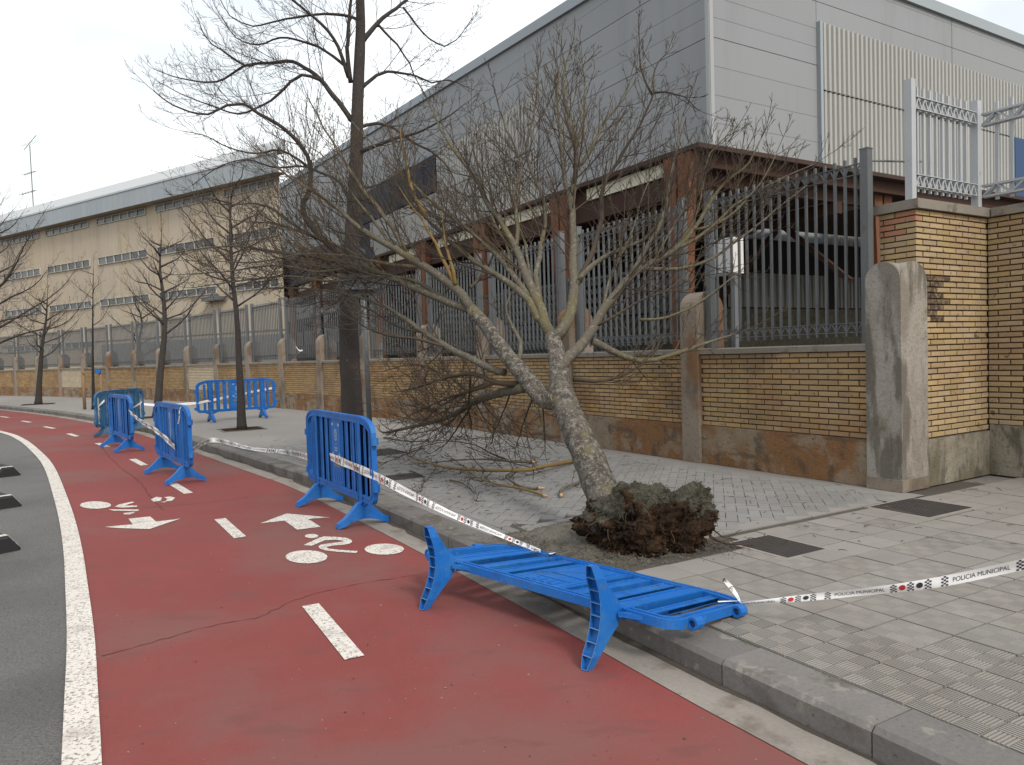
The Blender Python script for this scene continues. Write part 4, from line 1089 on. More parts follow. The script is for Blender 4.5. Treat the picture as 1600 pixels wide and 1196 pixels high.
bD = copy_tree(proto); place(bD, (-7.80, 14.85), (0.617, -0.787), ZR); tag(bD, 'upright blue plastic barrier in front of the faded barrier', 'barrier', GB)
bF = copy_tree(proto); fF = G(372, 656.5); place(bF, (fF.x, fF.y), (0.75, 0.66), 0.0); tag(bF, 'upright blue plastic barrier alone on the pavement near the wall', 'barrier', GB)
bE = make_barrier('teal'); place(bE, (-9.5, 18.12), (0.03, 1.0), ZR); tag(bE, 'faded grey blue plastic barrier at the kerb, farthest along the lane', 'barrier', GB)
bA = copy_tree(proto); tag(bA, 'bright blue plastic barrier tipped over on the kerb, feet on the lane', 'barrier', GB)
# tipped: local z -> towards the pavement, local y (foot width) -> up
u = Vector((0.692, -0.722, 0)).normalized()                  # along the barrier, left to right
f1 = Vector((-0.60, 4.80, 0)); f2 = Vector((0.335, 3.80, 0)); mid = (f1 + f2) / 2
v = Vector((0.722, 0.692, -0.115)).normalized()              # local z
u = (u - v * u.dot(v)).normalized(); nrm = v.cross(u)        # local y = z x x
c = Vector((mid.x, mid.y, ROAD_Z + 0.004 + 0.268))
bA.matrix_world = Matrix(((u.x, nrm.x, v.x, c.x), (u.y, nrm.y, v.y, c.y), (u.z, nrm.z, v.z, c.z), (0, 0, 0, 1)))
# crest and labels on the near upright barrier
def on_barrier(b, name, polys, m, y=-0.0195, parent=None):
    mb = MB()
    for p in polys: mb.add([(x, y, z) for x, z in p], [tuple(range(len(p)))])
    o = mb.build(name, M[m], parent or b, off=False); return o
def ring(cx, cz, r0, r1, sq=1.4, n=20):
    return [[(cx + r0 * math.cos(a), cz + sq * r0 * math.sin(a)), (cx + r1 * math.cos(a), cz + sq * r1 * math.sin(a)), (cx + r1 * math.cos(b), cz + sq * r1 * math.sin(b)), (cx + r0 * math.cos(b), cz + sq * r0 * math.sin(b))] for a, b in [(2 * math.pi * k / n, 2 * math.pi * (k + 1) / n) for k in range(n)]]
rect = lambda x0, x1, z0, z1: [(x0, z0), (x1, z0), (x1, z1), (x0, z1)]
for b in (bB, bF):
    on_barrier(b, 'crest', ring(0, 0.845, 0.034, 0.046) + ring(0, 0.85, 0.012, 0.022, 1.6) + [rect(-0.022, 0.022, 0.742, 0.748), rect(-0.05, 0.05, 0.70, 0.712), rect(-0.04, 0.04, 0.675, 0.687)], 'sticker')
    on_barrier(b, 'label', [rect(-0.125, -0.075, 0.62, 0.655), rect(0.075, 0.125, 0.62, 0.655), rect(-0.05, 0.05, 0.585, 0.61), rect(0.07, 0.12, 0.94, 0.968), rect(-0.12, -0.07, 0.94, 0.968)], 'sticker')
    on_barrier(b, 'label', [rect(-0.10, 0.10, 0.50, 0.545)], 'sticker_dark', y=-0.0125)
on_barrier(bC, 'label', [rect(-0.02, 0.02, 0.45, 0.95), rect(-0.06, -0.03, 0.86, 0.94)], 'sticker')
on_barrier(bD, 'label', [rect(-0.015, 0.015, 0.55, 0.98)], 'sticker')

# ------------------------------------------------------------------ printed police tape
fc = bpy.data.curves.new('lettering', 'FONT'); fc.body = 'POLICIA MUNICIPAL'; fc.size = 1.0
fo = bpy.data.objects.new('lettering', fc); COL.objects.link(fo)
dg = bpy.context.evaluated_depsgraph_get(); fo_e = fo.evaluated_get(dg); tme = bpy.data.meshes.new_from_object(fo_e)
TV = [(v_.co.x, v_.co.y) for v_ in tme.vertices]; TF = [tuple(p_.vertices) for p_ in tme.polygons]
tw = max(x for x, y in TV); th = max(y for x, y in TV)
bpy.data.objects.remove(fo); bpy.data.curves.remove(fc); bpy.data.meshes.remove(tme)
def tape(label, pts, width=0.075, wid_dir=None, start=0.0, knot=True, prints=True, flip=False, group='police tape strung between the barriers'):
    """pts: 3-D run; wid_dir: list of across vectors (one for each point)"""
    P = resample(pts, 0.06); S = arclen(P); Lt = S[-1]
    key = arclen([Vector(p) for p in pts])
    wd = [Vector(w_).normalized() for w_ in (wid_dir if isinstance(wid_dir, list) else [wid_dir] * len(pts))]
    wl_ = width if isinstance(width, list) else [width] * len(pts)
    def across(f):
        x = f * key[-1]
        for i in range(len(key) - 1):
            if x <= key[i + 1] + 1e-6:
                t = (x - key[i]) / max(key[i + 1] - key[i], 1e-6); return wd[i].lerp(wd[i + 1], t).normalized(), wl_[i] + (wl_[i + 1] - wl_[i]) * t
        return wd[-1], wl_[-1]
    def mp_(u_, v_, off_=0.0):
        p, t = along(P, S, u_); a, w_ = across(u_ / Lt); n_ = t.cross(a).normalized()
        curl = 0.006 * math.sin(u_ * 9 + v_ * 3)
        return p + a * (v_ * w_) + n_ * (off_ + curl)
    r = empty('police_tape', P[0]); tag(r, label, 'tape', group)
    n = max(4, int(Lt / 0.05)); mb = MB(); vs = []; rowsn = 4
    for i in range(n + 1):
        for j in range(rowsn + 1): vs.append(mp_(Lt * i / n, j / rowsn - 0.5))
    k = rowsn + 1
    mb.add(vs, [(i * k + j, i * k + j + 1, (i + 1) * k + j + 1, (i + 1) * k + j) for i in range(n) for j in range(rowsn)])
    mb.build('ribbon', M['tape'], r, smooth=True)
    if prints:
        per = 0.56; blk = MB(); red = MB()
        u0 = -start
        while u0 < Lt:
            def put(mbx, poly):
                us = [u0 + q[0] for q in poly]
                if min(us) < 0.01 or max(us) > Lt - 0.01: return
                for off_ in (0.0018, -0.0018):
                    mbx.add([mp_(a, (-b if flip else b), off_) for a, b in [(u0 + q[0], q[1]) for q in poly]], [tuple(range(len(poly)))])
            sc = 0.25 / tw
            for f in TF: put(blk, [(TV[i][0] * sc, (TV[i][1] / th) * 0.40 - 0.20) for i in f])
            for bx in (0.275, 0.355, 0.435, 0.51):
                for i in range(3):
                    for j in range(6):
                        if (i + j) % 2 == 0:
                            x0 = bx + i * 0.0105; y0 = -0.46 + j * 0.153; put(blk, [(x0, y0), (x0 + 0.0105, y0), (x0 + 0.0105, y0 + 0.153), (x0, y0 + 0.153)])
            put(red, [(0.332 + 0.016 * math.cos(a), 0.30 * math.sin(a)) for a in [k_ * math.pi / 6 for k_ in range(12)]])
            put(blk, [(0.412 + 0.016 * math.cos(a), 0.28 * math.sin(a)) for a in [k_ * math.pi / 6 for k_ in range(12)]])
            u0 += per
        if blk.v: blk.build('lettering', M['tapeblack'], r)['kind'] = 'stuff'
        if red.v: red.build('red_dots', M['tapered'], r)['kind'] = 'stuff'
    return r
def on(b, x, y, z):
    bpy.context.view_layer.update(); return b.matrix_world @ Vector((x, y, z))
bpy.context.view_layer.update()
UPV = Vector((0, 0, 1))
# across the near barrier and on to the tipped one
q0 = on(bB, -0.16, -0.034, 0.60); q1 = on(bB, 0.69, -0.038, 0.57); q2 = on(bB, 1.085, -0.02, 0.545)
tape('white printed tape stretched tight across the crest barrier', [q0, q1, q2], 0.085, UPV, start=0.1, flip=True)
e1_ = on(bA, -0.62, -0.03, 1.02)
tape('white printed police tape from the crest barrier down to the tipped barrier', [q2, q2.lerp(e1_, 0.5) + Vector((0, 0, -0.03)), e1_], [0.085, 0.055, 0.03], [UPV, Vector((0.3, 0.5, 0.8)), Vector((0.3, 0.6, 0.7))], start=0.2, flip=True)
e2_ = on(bA, 1.06, -0.03, 0.90)
pr = AT(1600, 882, 3.4)
tape('white printed police tape running from the tipped barrier out to the right', [e2_, e2_.lerp(pr, 0.35) + Vector((0, 0, -0.02)), e2_.lerp(pr, 0.7) + Vector((0, 0, -0.03)), pr, pr + (pr - e2_) * 0.8 + Vector((0, 0, 0.10))], [0.022, 0.038, 0.048, 0.056, 0.065], [UPV, UPV, UPV, UPV, UPV], start=0.05)
for k, (x, z) in enumerate(((-0.52, 1.03),)):
    p = on(bA, x, -0.03, z); a_ = on(bA, x, 0.03, z + 0.06); b_ = on(bA, x + 0.02, -0.035, z - 0.06)
    tape('short knot of tape wrapped round the back rail of the tipped barrier', [a_, on(bA, x, -0.034, z + 0.03), b_], 0.05, (u + Vector((0, 0, .1))), start=0.1)
kn = on(bA, 1.04, -0.03, 0.93)
tape('loose white tape ends sticking up at the end of the tipped barrier', [kn, kn + Vector((-0.02, 0.05, 0.05)), kn + Vector((-0.05, 0.07, 0.09)), kn + Vector((-0.075, 0.06, 0.115)), kn + Vector((-0.085, 0.03, 0.105))], [0.012, 0.03, 0.03, 0.022, 0.012], Vector((0.5, 0.2, 0.3)), start=0.2)
tape('white tape tail lying on the corner of the tipped barrier', [on(bA, 1.03, -0.032, 0.96), on(bA, 1.0, -0.034, 0.88), on(bA, 0.97, -0.034, 0.80)], [0.05, 0.04, 0.012], u, prints=False)
# from the second barrier over the kerb to the near one
g1 = on(bC, 0.45, 0.03, 0.33); g2 = on(bB, -1.06, 0.0, 0.50)
m1 = G(330, 688, 0.06); m2 = G(392, 701, 0.05); m3 = G(450, 707, 0.05)
tape('white printed police tape sagging over the kerb between two upright barriers', [g1, m1, m2, m3, g2], [0.085, 0.085, 0.06, 0.085, 0.085], [UPV, UPV, Vector((.6, .4, .7)), UPV, UPV], start=0.15, flip=True)
# slanting tape from the third barrier to the second
h1 = on(bD, 0.98, -0.03, 0.80); h2 = on(bC, 0.30, -0.036, 0.50)
tape('white tape slanting from the third barrier onto the face of the second', [h1, h1.lerp(on(bC, -1.08, -0.05, 0.66), 0.5) + Vector((0, 0, -0.03)), on(bC, -1.08, -0.05, 0.66), on(bC, -0.4, -0.042, 0.58), on(bC, 0.34, -0.042, 0.47)], [0.05, 0.065, 0.075, 0.085, 0.085], UPV, start=0.3, flip=True)
tape('short white tape tail at the corner of the third barrier', [h1, h1 + Vector((0.15, 0.2, 0.14))], 0.05, Vector((0.3, 0, 0.6)), prints=False)
c1_ = on(bC, 0.72, -0.04, 1.06); tape('white and red tape end tied over the top of the second barrier', [on(bC, 0.72, 0.04, 1.07), c1_, on(bC, 0.70, -0.045, 0.93), on(bC, 0.62, -0.05, 0.82)], [0.05, 0.05, 0.05, 0.015], [u, u, Vector((0.5, -0.6, 0.3)), Vector((0.5, -0.6, 0))], start=0.33)
d1 = on(bE, -1.0, -0.04, 0.70); tape('white tape knotted round the faded barrier', [on(bE, -0.75, -0.05, 0.86), d1, on(bE, -0.55, -0.06, 0.60), on(bD, -0.5, 0.04, 0.6)], 0.05, UPV, prints=False)
# tapes of the back barrier
k1 = on(bF, -1.0, -0.04, 0.52); k2 = Vector((-11.1, 20.6, 0.60))
tape('white tape sagging from the pavement barrier left towards the leaning tree', [k1, k1.lerp(k2, 0.45) + Vector((0, 0, -0.10)), k2], 0.07, Vector((0, 0.5, 0.8)), prints=False)
tape('white tape run behind the slats of the pavement barrier', [k1, on(bF, 0, 0.03, 0.66), on(bF, 1.0, 0.03, 0.80)], 0.06, UPV, prints=False)
k3 = on(bF, 1.02, 0, 0.90); k4 = PIL[7] + (PIL[6] - PIL[7]) * 0.45 + Vector((0, 0, 1.80)) + BD * 0.1
tape('white tape pulled up from the pavement barrier to the fence', [k3, k3.lerp(k4, 0.5) + Vector((0, 0, -0.02)), k4], 0.06, Vector((0.5, 0, 0.7)), prints=False)
tape('short white tape end knotted on the fence bars', [k4 + Vector((-0.1, 0, 0.16)), k4 + Vector((0.02, -.02, 0.02)), k4 + Vector((0.14, 0, 0.06))], 0.05, UPV, prints=False)

# ------------------------------------------------------------------ rubber lane separators at the left
for p, d_, lb in (((-4.62, 6.63), (-0.80, 0.60), 'nearest black rubber lane separator with a white end at the left edge'), ((-6.03, 8.80), (-0.78, 0.62), 'middle black rubber lane separator with a white end at the left edge'), ((-7.78, 11.45), (-0.76, 0.65), 'farthest black rubber lane separator with a white end at the left edge')):
    r = empty('lane_separator', V2(p, ROAD_Z)); tag(r, lb, 'lane separator', 'rubber separators beside the cycle lane')
    d_ = Vector((d_[0], d_[1], 0)).normalized(); fr = frame((p[0], p[1], ROAD_Z), d_, Vector((-d_.y, d_.x, 0)))
    prof = [(-0.17, 0.0), (-0.165, 0.025), (-0.075, 0.145), (0.075, 0.145), (0.165, 0.025), (0.17, 0.0)]
    def loft(xs_, m, nm, grow=0.0):
        mb = MB(); vs = []
        for x, k in xs_: vs += [fr(x, a * k + (grow if a > 0 else -grow), (z + (grow if z > 0.01 else 0)) * k) for a, z in prof]
        fs = [tuple(range(6))[::-1], tuple(range(6 * len(xs_) - 6, 6 * len(xs_)))]
        for q in range(len(xs_) - 1): fs += [(q * 6 + i, q * 6 + (i + 1) % 6, q * 6 + 6 + (i + 1) % 6, q * 6 + 6 + i) for i in range(6)]
        mb.add(vs, fs); mb.build(nm, M[m], r)
    loft(((-0.03, 0.86), (0.0, 1.0), (0.78, 1.0), (0.81, 0.86)), 'rubber', 'rubber_body')
    loft(((0.02, 1.0), (0.085, 1.0)), 'paint', 'white_strip', 0.004)
    loft(((0.70, 1.0), (0.765, 1.0)), 'paint', 'white_strip', 0.004)

# ------------------------------------------------------------------ road sign seen from behind
sp = AT(577, 640, 11.6); sgn = empty('road_sign', (sp.x, sp.y, 0)); tag(sgn, 'triangular road sign seen from behind on a grey pole by the tall tree', 'sign')
st_top = AT(565, 390, 11.55)
mb = MB(); mb.tube([Vector((sp.x, sp.y, -0.02)), Vector((st_top.x, st_top.y, st_top.z))], [0.04, 0.04], 12); mb.build('pole', M['galv'], sgn, smooth=True)
tri = [AT(563, 381, 11.5), AT(519, 462, 11.5), AT(608, 462, 11.5)]
def roundtri(T_, r_=0.16):
    out = []
    for i in range(3):
        a, b, c_ = T_[i - 1], T_[i], T_[(i + 1) % 3]
        p0 = b.lerp(a, r_); p1 = b.lerp(c_, r_)
        for k in range(5):
            t = k / 4; out.append(p0.lerp(b, t).lerp(b.lerp(p1, t), t))
    return out
o_ = roundtri(tri); i_ = [p.lerp(sum(tri, Vector()) / 3, 0.09) for p in o_]
mb = MB(); n = len(o_); bk = Vector((0, 0.03, 0))
vs = o_ + [p + bk for p in o_]; mb.add(vs, [tuple(range(n)), tuple(range(2 * n - 1, n - 1, -1))] + [(k, n + k, n + (k + 1) % n, (k + 1) % n) for k in range(n)])
fw = Vector((0, -0.018, 0)); vs = [p + fw for p in o_] + [p + fw for p in i_] + [p for p in i_]
mb.add(vs, [(k, (k + 1) % n, n + (k + 1) % n, n + k) for k in range(n)] + [(n + k, n + (k + 1) % n, 2 * n + (k + 1) % n, 2 * n + k) for k in range(n)])
mb.build('plate', M['signback'], sgn)
mb = MB()
for y in (420, 450):
    mb.bar(AT(540, y, 11.46), AT(590, y, 11.46), 0.03, 0.05)
mb.build('clamp', M['galv'], sgn)

# ------------------------------------------------------------------ trees
def perp(t, r):
    a = Vector((r.gauss(0, 1), r.gauss(0, 1), r.gauss(0, 1))); a -= t * a.dot(t)
    return a.normalized() if a.length > 1e-5 else t.orthogonal().normalized()

RAD = 0.82
def shoot(mb, r, p, d, length, rad, level, up, maxlev, dens, wig=0.12, lift=0.10):
    """one branch with its own side shoots"""
    n = 5 if level < maxlev else 4
    pts = [p.copy()]; dd = d.copy(); seg = length / n
    for k in range(n):
        dd = (dd + perp(dd, r) * wig * r.random() + up * lift).normalized()
        pts.append(pts[-1] + dd * seg)
    tip = 0.0034 if level < maxlev else 0.0028
    rr = [rad + (tip - rad) * (k / n) ** 0.8 for k in range(n + 1)]
    mb.tube(pts, [q * RAD for q in rr], 4 if rad > 0.008 else 3, cap=False)
    if level >= maxlev: return
    cnt = max(2, int(length * dens[level] * r.uniform(0.8, 1.2)))
    side = r.choice((-1, 1)); ax = perp(d, r)
    for c in range(cnt):
        f = 0.18 + 0.80 * (c + r.random() * 0.7) / cnt; f = min(f, 0.98)
        i = min(int(f * n), n - 1); q = pts[i].lerp(pts[i + 1], f * n - i); t = (pts[i + 1] - pts[i]).normalized()
        side = -side; a = (ax * side + perp(t, r) * 0.7); a -= t * a.dot(t); a.normalize()
        an = math.radians(r.uniform(22, 50)); nd = (t * math.cos(an) + a * math.sin(an)).normalized()
        ln = length * r.uniform(0.30, 0.62) * (1.08 - 0.65 * f)
        if ln < 0.05: ln = 0.05
        shoot(mb, r, q, nd, ln, max(0.0036, rr[i] * 0.6), level + 1, up, maxlev, dens, wig, lift)

def limb(mb_l, mb_t, r, P3, r0, r1, up, dens0, maxlev, dens, sub=0.45, begin=0.25, sides=7, lift=0.10, wob=0.12):
    P = resample(P3, 0.12); S = arclen(P); Lt = S[-1]
    P = [p + perp(Vector((0, 0, 1)), r) * ((0.009 if r0 > 0.02 else 0.006) if 0 < i < len(P) - 1 else 0) for i, p in enumerate(P)]
    rr = [r0 + (r1 - r0) * (s_ / Lt) ** 0.85 for s_ in S]
    mb_l.tube(P, rr, sides, wob=wob, seed=r.random() * 50)
    cnt = int(Lt * dens0 * (1 - begin) * r.uniform(0.9, 1.1)); ax = perp((P[-1] - P[0]).normalized(), r)
    for c in range(cnt):
        f = begin + (1 - begin) * (c + r.random()) / max(cnt, 1); f = min(f, 0.995)
        p, t = along(P, S, f * Lt)
        a = ax * (1 if c % 2 else -1) + perp(t, r) * 0.9; a -= t * a.dot(t); a.normalize()
        an = math.radians(r.uniform(22, 54)); nd = (t * math.cos(an) + a * math.sin(an)).normalized()
        ln = min(sub * (0.45 + 0.5 * r.random()) * (0.5 + Lt * (1.05 - f) * 0.55), 1.5)
        rad = max(0.0048, (r0 + (r1 - r0) * f) * 0.42); rad = min(rad, 0.012)
        shoot(mb_t, r, p, nd, ln, rad, 1, up, maxlev, dens, lift=lift)
    # leader at the tip
    shoot(mb_t, r, P[-1], (P[-1] - P[-3]).normalized(), 0.35 + 0.3 * r.random(), max(r1, 0.004), 1, up, maxlev, dens, lift=lift)

def TR(pts): return [AT(*p) for p in pts]

# --- uprooted tree: trunk and traced limbs (image x, image y, depth)
r = random.Random(11)
ft = empty('uprooted_tree', (0.95, 5.8, 0.0)); tag(ft, 'uprooted bare tree with lichen bark leaning from its root ball towards the wall', 'tree')
trunk = TR([(962, 815, 5.85), (948, 787, 6.0), (926, 732, 6.28), (903, 680, 6.62), (886, 640, 6.95), (874, 606, 7.2)])
mb = MB(); P = resample(trunk, 0.06); S = arclen(P)
rr = [0.165 if s_ < 0.05 else 0.142 - 0.022 * s_ / S[-1] + 0.045 * math.exp(-s_ * 7) for s_ in S]
mb.tube(P, rr, 20, wob=0.10, seed=3); mb.build('trunk', M['bark'], ft, smooth=True)
LIMBS = [
 # main right stem
 ([(876, 612, 7.15), (873, 580, 7.35), (869, 550, 7.5), (862, 525, 7.65)], 0.106, 0.078, 'bark', 0),
 ([(862, 525, 7.65), (851, 505, 7.75), (846, 483, 7.85), (831, 453, 8.0), (818, 420, 8.15), (806, 390, 8.3), (785, 350, 8.5), (762, 318, 8.7), (748, 288, 8.85), (715, 243, 9.1), (690, 205, 9.3), (672, 165, 9.5)], 0.062, 0.008, 'limb', 1),
 ([(866, 532, 7.65), (883, 508, 7.75), (891, 488, 7.85), (896, 450, 8.0), (896, 400, 8.2), (893, 335, 8.45), (899, 270, 8.7), (897, 226, 8.85), (884, 165, 9.1), (880, 120, 9.25), (892, 78, 9.4)], 0.066, 0.008, 'limb', 1),
 ([(893, 335, 8.45), (884, 285, 8.5), (876, 220, 8.6), (872, 165, 8.7), (871, 135, 8.8), (876, 95, 8.9)], 0.032, 0.006, 'limb', 1),
 ([(897, 262, 8.7), (908, 255, 8.75), (930, 220, 8.85), (942, 195, 8.95), (975, 155, 9.1), (985, 120, 9.2)], 0.028, 0.006, 'limb', 1),
 ([(899, 235, 8.8), (912, 190, 8.9), (914, 150, 9.0), (910, 95, 9.15)], 0.024, 0.005, 'limb', 1),
 ([(874, 585, 7.3), (888, 560, 7.4), (913, 535, 7.5), (926, 513, 7.55), (946, 480, 7.65), (975, 443, 7.8), (1000, 420, 7.9), (1050, 393, 8.05), (1083, 360, 8.2), (1113, 313, 8.35), (1135, 283, 8.45), (1170, 255, 8.55), (1190, 215, 8.6)], 0.060, 0.007, 'limb', 1),
 ([(985, 432, 7.85), (1012, 385, 7.95), (1040, 330, 8.1), (1047, 285, 8.2), (1056, 245, 8.3), (1062, 205, 8.4), (1070, 170, 8.5)], 0.034, 0.006, 'limb', 1),
 ([(896, 450, 8.0), (925, 415, 8.05), (965, 392, 8.1), (1005, 375, 8.15), (1030, 345, 8.2), (1035, 310, 8.3)], 0.036, 0.006, 'limb', 1),
 ([(905, 440, 8.0), (925, 395, 8.2), (940, 340, 8.4), (942, 293, 8.55), (960, 261, 8.7), (990, 213, 8.85), (1013, 170, 9.0), (1021, 145, 9.1), (1022, 110, 9.2), (1040, 85, 9.3)], 0.034, 0.006, 'twig', 1),
 ([(1019, 148, 9.1), (1005, 120, 9.15), (999, 90, 9.2), (999, 58, 9.3)], 0.016, 0.004, 'twig', 1),
 ([(1021, 145, 9.1), (1040, 144, 9.15), (1070, 152, 9.15), (1090, 172, 9.2)], 0.015, 0.004, 'twig', 1),
 ([(926, 533, 7.5), (956, 548, 7.55), (1000, 565, 7.6), (1050, 555, 7.65), (1100, 537, 7.7), (1150, 522, 7.75)], 0.040, 0.009, 'limb', 1),
 ([(896, 593, 7.3), (926, 596, 7.35), (964, 590, 7.4), (1000, 572, 7.5), (1015, 558, 7.5)], 0.026, 0.006, 'twig', 1),
 ([(1000, 420, 7.9), (1060, 420, 8.0), (1110, 405, 8.1), (1160, 370, 8.2), (1210, 330, 8.3), (1260, 290, 8.4)], 0.024, 0.005, 'limb', 1),
 ([(1050, 393, 8.05), (1100, 365, 8.15), (1150, 320, 8.3), (1200, 290, 8.35), (1275, 255, 8.4)], 0.022, 0.005, 'limb', 1),
 ([(1000, 500, 7.75), (1040, 497, 7.8), (1085, 478, 7.85), (1110, 460, 7.9), (1150, 430, 8.0)], 0.018, 0.006, 'limb', 0.6),
 ([(846, 483, 7.85), (838, 430, 8.1), (845, 390, 8.3), (852, 350, 8.45), (845, 300, 8.6), (822, 238, 8.8), (838, 163, 9.0), (841, 113, 9.2)], 0.036, 0.006, 'limb', 1),
 ([(806, 390, 8.3), (808, 340, 8.45), (803, 298, 8.6), (816, 260, 8.7), (790, 200, 8.9), (775, 150, 9.1)], 0.028, 0.006, 'limb', 1),
 # left stem
 ([(877, 625, 7.05), (851, 624, 7.2), (826, 595, 7.4), (800, 565, 7.6), (780, 540, 7.8), (760, 510, 8.0), (737, 484, 8.2)], 0.098, 0.066, 'bark', 0),
 ([(737, 484, 8.2), (720, 460, 8.3), (688, 433, 8.45), (650, 408, 8.6), (616, 388, 8.75), (560, 355, 9.0), (530, 328, 9.15), (500, 305, 9.3), (450, 275, 9.5), (405, 240, 9.7)], 0.058, 0.008, 'limb', 1),
 ([(632, 395, 8.7), (621, 366, 8.85), (590, 325, 9.05), (560, 288, 9.25), (525, 230, 9.5), (500, 190, 9.7), (480, 150, 9.8)], 0.036, 0.007, 'limb', 1),
 ([(737, 484, 8.2), (715, 478, 8.35), (675, 462, 8.6), (625, 440, 8.9), (600, 428, 9.1), (560, 415, 9.3), (500, 402, 9.6), (440, 395, 9.9), (370, 385, 10.2), (300, 390, 10.5)], 0.050, 0.008, 'limb', 1),
 ([(650, 418, 8.8), (600, 412, 9.0), (540, 400, 9.3), (470, 398, 9.6), (400, 410, 9.9), (330, 408, 10.2)], 0.026, 0.006, 'limb', 1),
 ([(700, 470, 8.5), (650, 440, 8.8), (590, 432, 9.1), (520, 440, 9.4), (450, 432, 9.7), (370, 440, 10.0), (300, 450, 10.2)], 0.026, 0.006, 'limb', 1),
 ([(788, 582, 7.7), (775, 580, 7.8), (740, 563, 8.0), (700, 543, 8.3), (663, 520, 8.6), (625, 493, 8.9), (600, 478, 9.1), (550, 462, 9.4), (490, 452, 9.7), (420, 450, 10.0)], 0.042, 0.007, 'limb', 1),
 ([(700, 543, 8.3), (650, 530, 8.5), (600, 523, 8.8), (560, 505, 9.0), (520, 480, 9.2)], 0.022, 0.006, 'twig', 1),
 ([(812, 600, 7.5), (775, 598, 7.8), (740, 585, 8.1), (700, 590, 8.5), (660, 603, 8.9), (625, 612, 9.3)], 0.034, 0.007, 'twig', 1.1),
 ([(820, 606, 7.4), (775, 616, 8.2), (740, 628, 9.0), (713, 646, 9.9), (675, 660, 10.9), (640, 668, 11.7), (606, 676, 12.3)], 0.056, 0.022, 'limb', 0.9),
 ([(760, 600, 8.3), (730, 612, 8.9), (700, 628, 9.6), (672, 648, 10.3), (655, 665, 10.8)], 0.026, 0.006, 'twig', 1.1),
 ([(797, 611, 7.8), (788, 640, 8.2), (775, 668, 8.8), (765, 690, 9.2)], 0.011, 0.004, 'twig', 1.4),
 ([(838, 612, 7.3), (822, 650, 7.55), (812, 680, 7.9), (806, 700, 8.2)], 0.011, 0.004, 'twig', 1.4),
 ([(848, 622, 7.22), (850, 655, 7.45), (852, 690, 7.7)], 0.010, 0.004, 'twig', 1.4),
 ([(735, 590, 8.2), (733, 640, 8.8), (738, 675, 9.4)], 0.016, 0.005, 'twig', 0.9),
 ([(810, 568, 7.6), (813, 535, 7.75), (803, 513, 7.85), (790, 480, 8.0), (800, 455, 8.1)], 0.030, 0.007, 'limb', 0.8),
 # centre stems
 ([(851, 505, 7.75), (841, 497, 7.8), (826, 470, 7.9), (800, 445, 8.1), (755, 417, 8.4), (730, 400, 8.55), (696, 370, 8.8), (666, 340, 9.0), (640, 300, 9.2), (620, 250, 9.4), (608, 205, 9.6)], 0.044, 0.007, 'limb', 1),
 ([(826, 465, 7.95), (800, 428, 8.2), (761, 385, 8.5), (713, 345, 8.8), (663, 305, 9.1), (600, 245, 9.5), (550, 190, 9.8)], 0.034, 0.006, 'limb', 1),
 ([(720, 460, 8.3), (700, 420, 8.4), (680, 380, 8.5), (660, 345, 8.6), (640, 320, 8.7), (622, 290, 8.8)], 0.028, 0.006, 'yellowbark', 1),
 ([(712, 445, 8.3), (702, 400, 8.4), (693, 365, 8.5), (690, 330, 8.6)], 0.024, 0.006, 'yellowbark', 1),
 ([(735, 450, 8.4), (755, 430, 8.5), (770, 395, 8.6), (775, 360, 8.7)], 0.022, 0.006, 'limb', 0.9),
 ([(666, 340, 9.0), (645, 300, 9.1), (633, 250, 9.2), (625, 200, 9.3)], 0.030, 0.007, 'yellowbark', 0.9),
 # finer outer limbs
 ([(1083, 360, 8.2), (1120, 350, 8.2), (1160, 320, 8.25), (1195, 275, 8.3), (1215, 235, 8.35)], 0.018, 0.005, 'limb', 1.5),
 ([(1060, 385, 8.1), (1090, 330, 8.2), (1100, 280, 8.3), (1110, 240, 8.35), (1150, 200, 8.4)], 0.018, 0.005, 'limb', 1.5),
 ([(1020, 410, 7.95), (1060, 340, 8.1), (1085, 290, 8.2), (1080, 250, 8.3)], 0.016, 0.005, 'limb', 1.5),
 ([(940, 490, 7.7), (955, 430, 7.9), (985, 370, 8.1), (1000, 320, 8.2), (1015, 280, 8.3)], 0.020, 0.005, 'limb', 1.4),
 ([(926, 513, 7.55), (950, 500, 7.5), (1000, 470, 7.5), (1040, 455, 7.5), (1070, 430, 7.55)], 0.016, 0.005, 'twig', 1.2),
 ([(800, 428, 8.2), (790, 380, 8.4), (770, 340, 8.6), (765, 290, 8.8), (740, 240, 9.0), (735, 190, 9.2)], 0.022, 0.005, 'limb', 1.3),
 ([(831, 453, 8.0), (820, 380, 8.4), (800, 320, 8.7), (795, 260, 8.9), (770, 210, 9.1)], 0.020, 0.005, 'limb', 1.3),
 ([(600, 428, 9.1), (550, 395, 9.4), (490, 370, 9.7), (430, 350, 10.0), (370, 345, 10.2), (310, 330, 10.4)], 0.024, 0.005, 'limb', 1.4),
 ([(560, 415, 9.3), (500, 425, 9.5), (430, 415, 9.8), (350, 425, 10.1), (270, 430, 10.4)], 0.020, 0.005, 'limb', 1.3),
 ([(616, 388, 8.75), (580, 340, 9.0), (540, 290, 9.2), (510, 250, 9.4), (480, 225, 9.6)], 0.022, 0.005, 'limb', 1.3),
 ([(663, 520, 8.6), (620, 510, 8.9), (570, 480, 9.2), (520, 470, 9.4), (470, 480, 9.6)], 0.018, 0.005, 'twig', 1.2),
 ([(775, 598, 7.8), (740, 610, 8.2), (700, 622, 8.6), (660, 640, 9.0), (630, 655, 9.4)], 0.020, 0.005, 'twig', 1.0),
 ([(740, 628, 9.0), (720, 660, 9.3), (700, 690, 9.8), (680, 705, 10.2)], 0.014, 0.005, 'twig', 0.8),
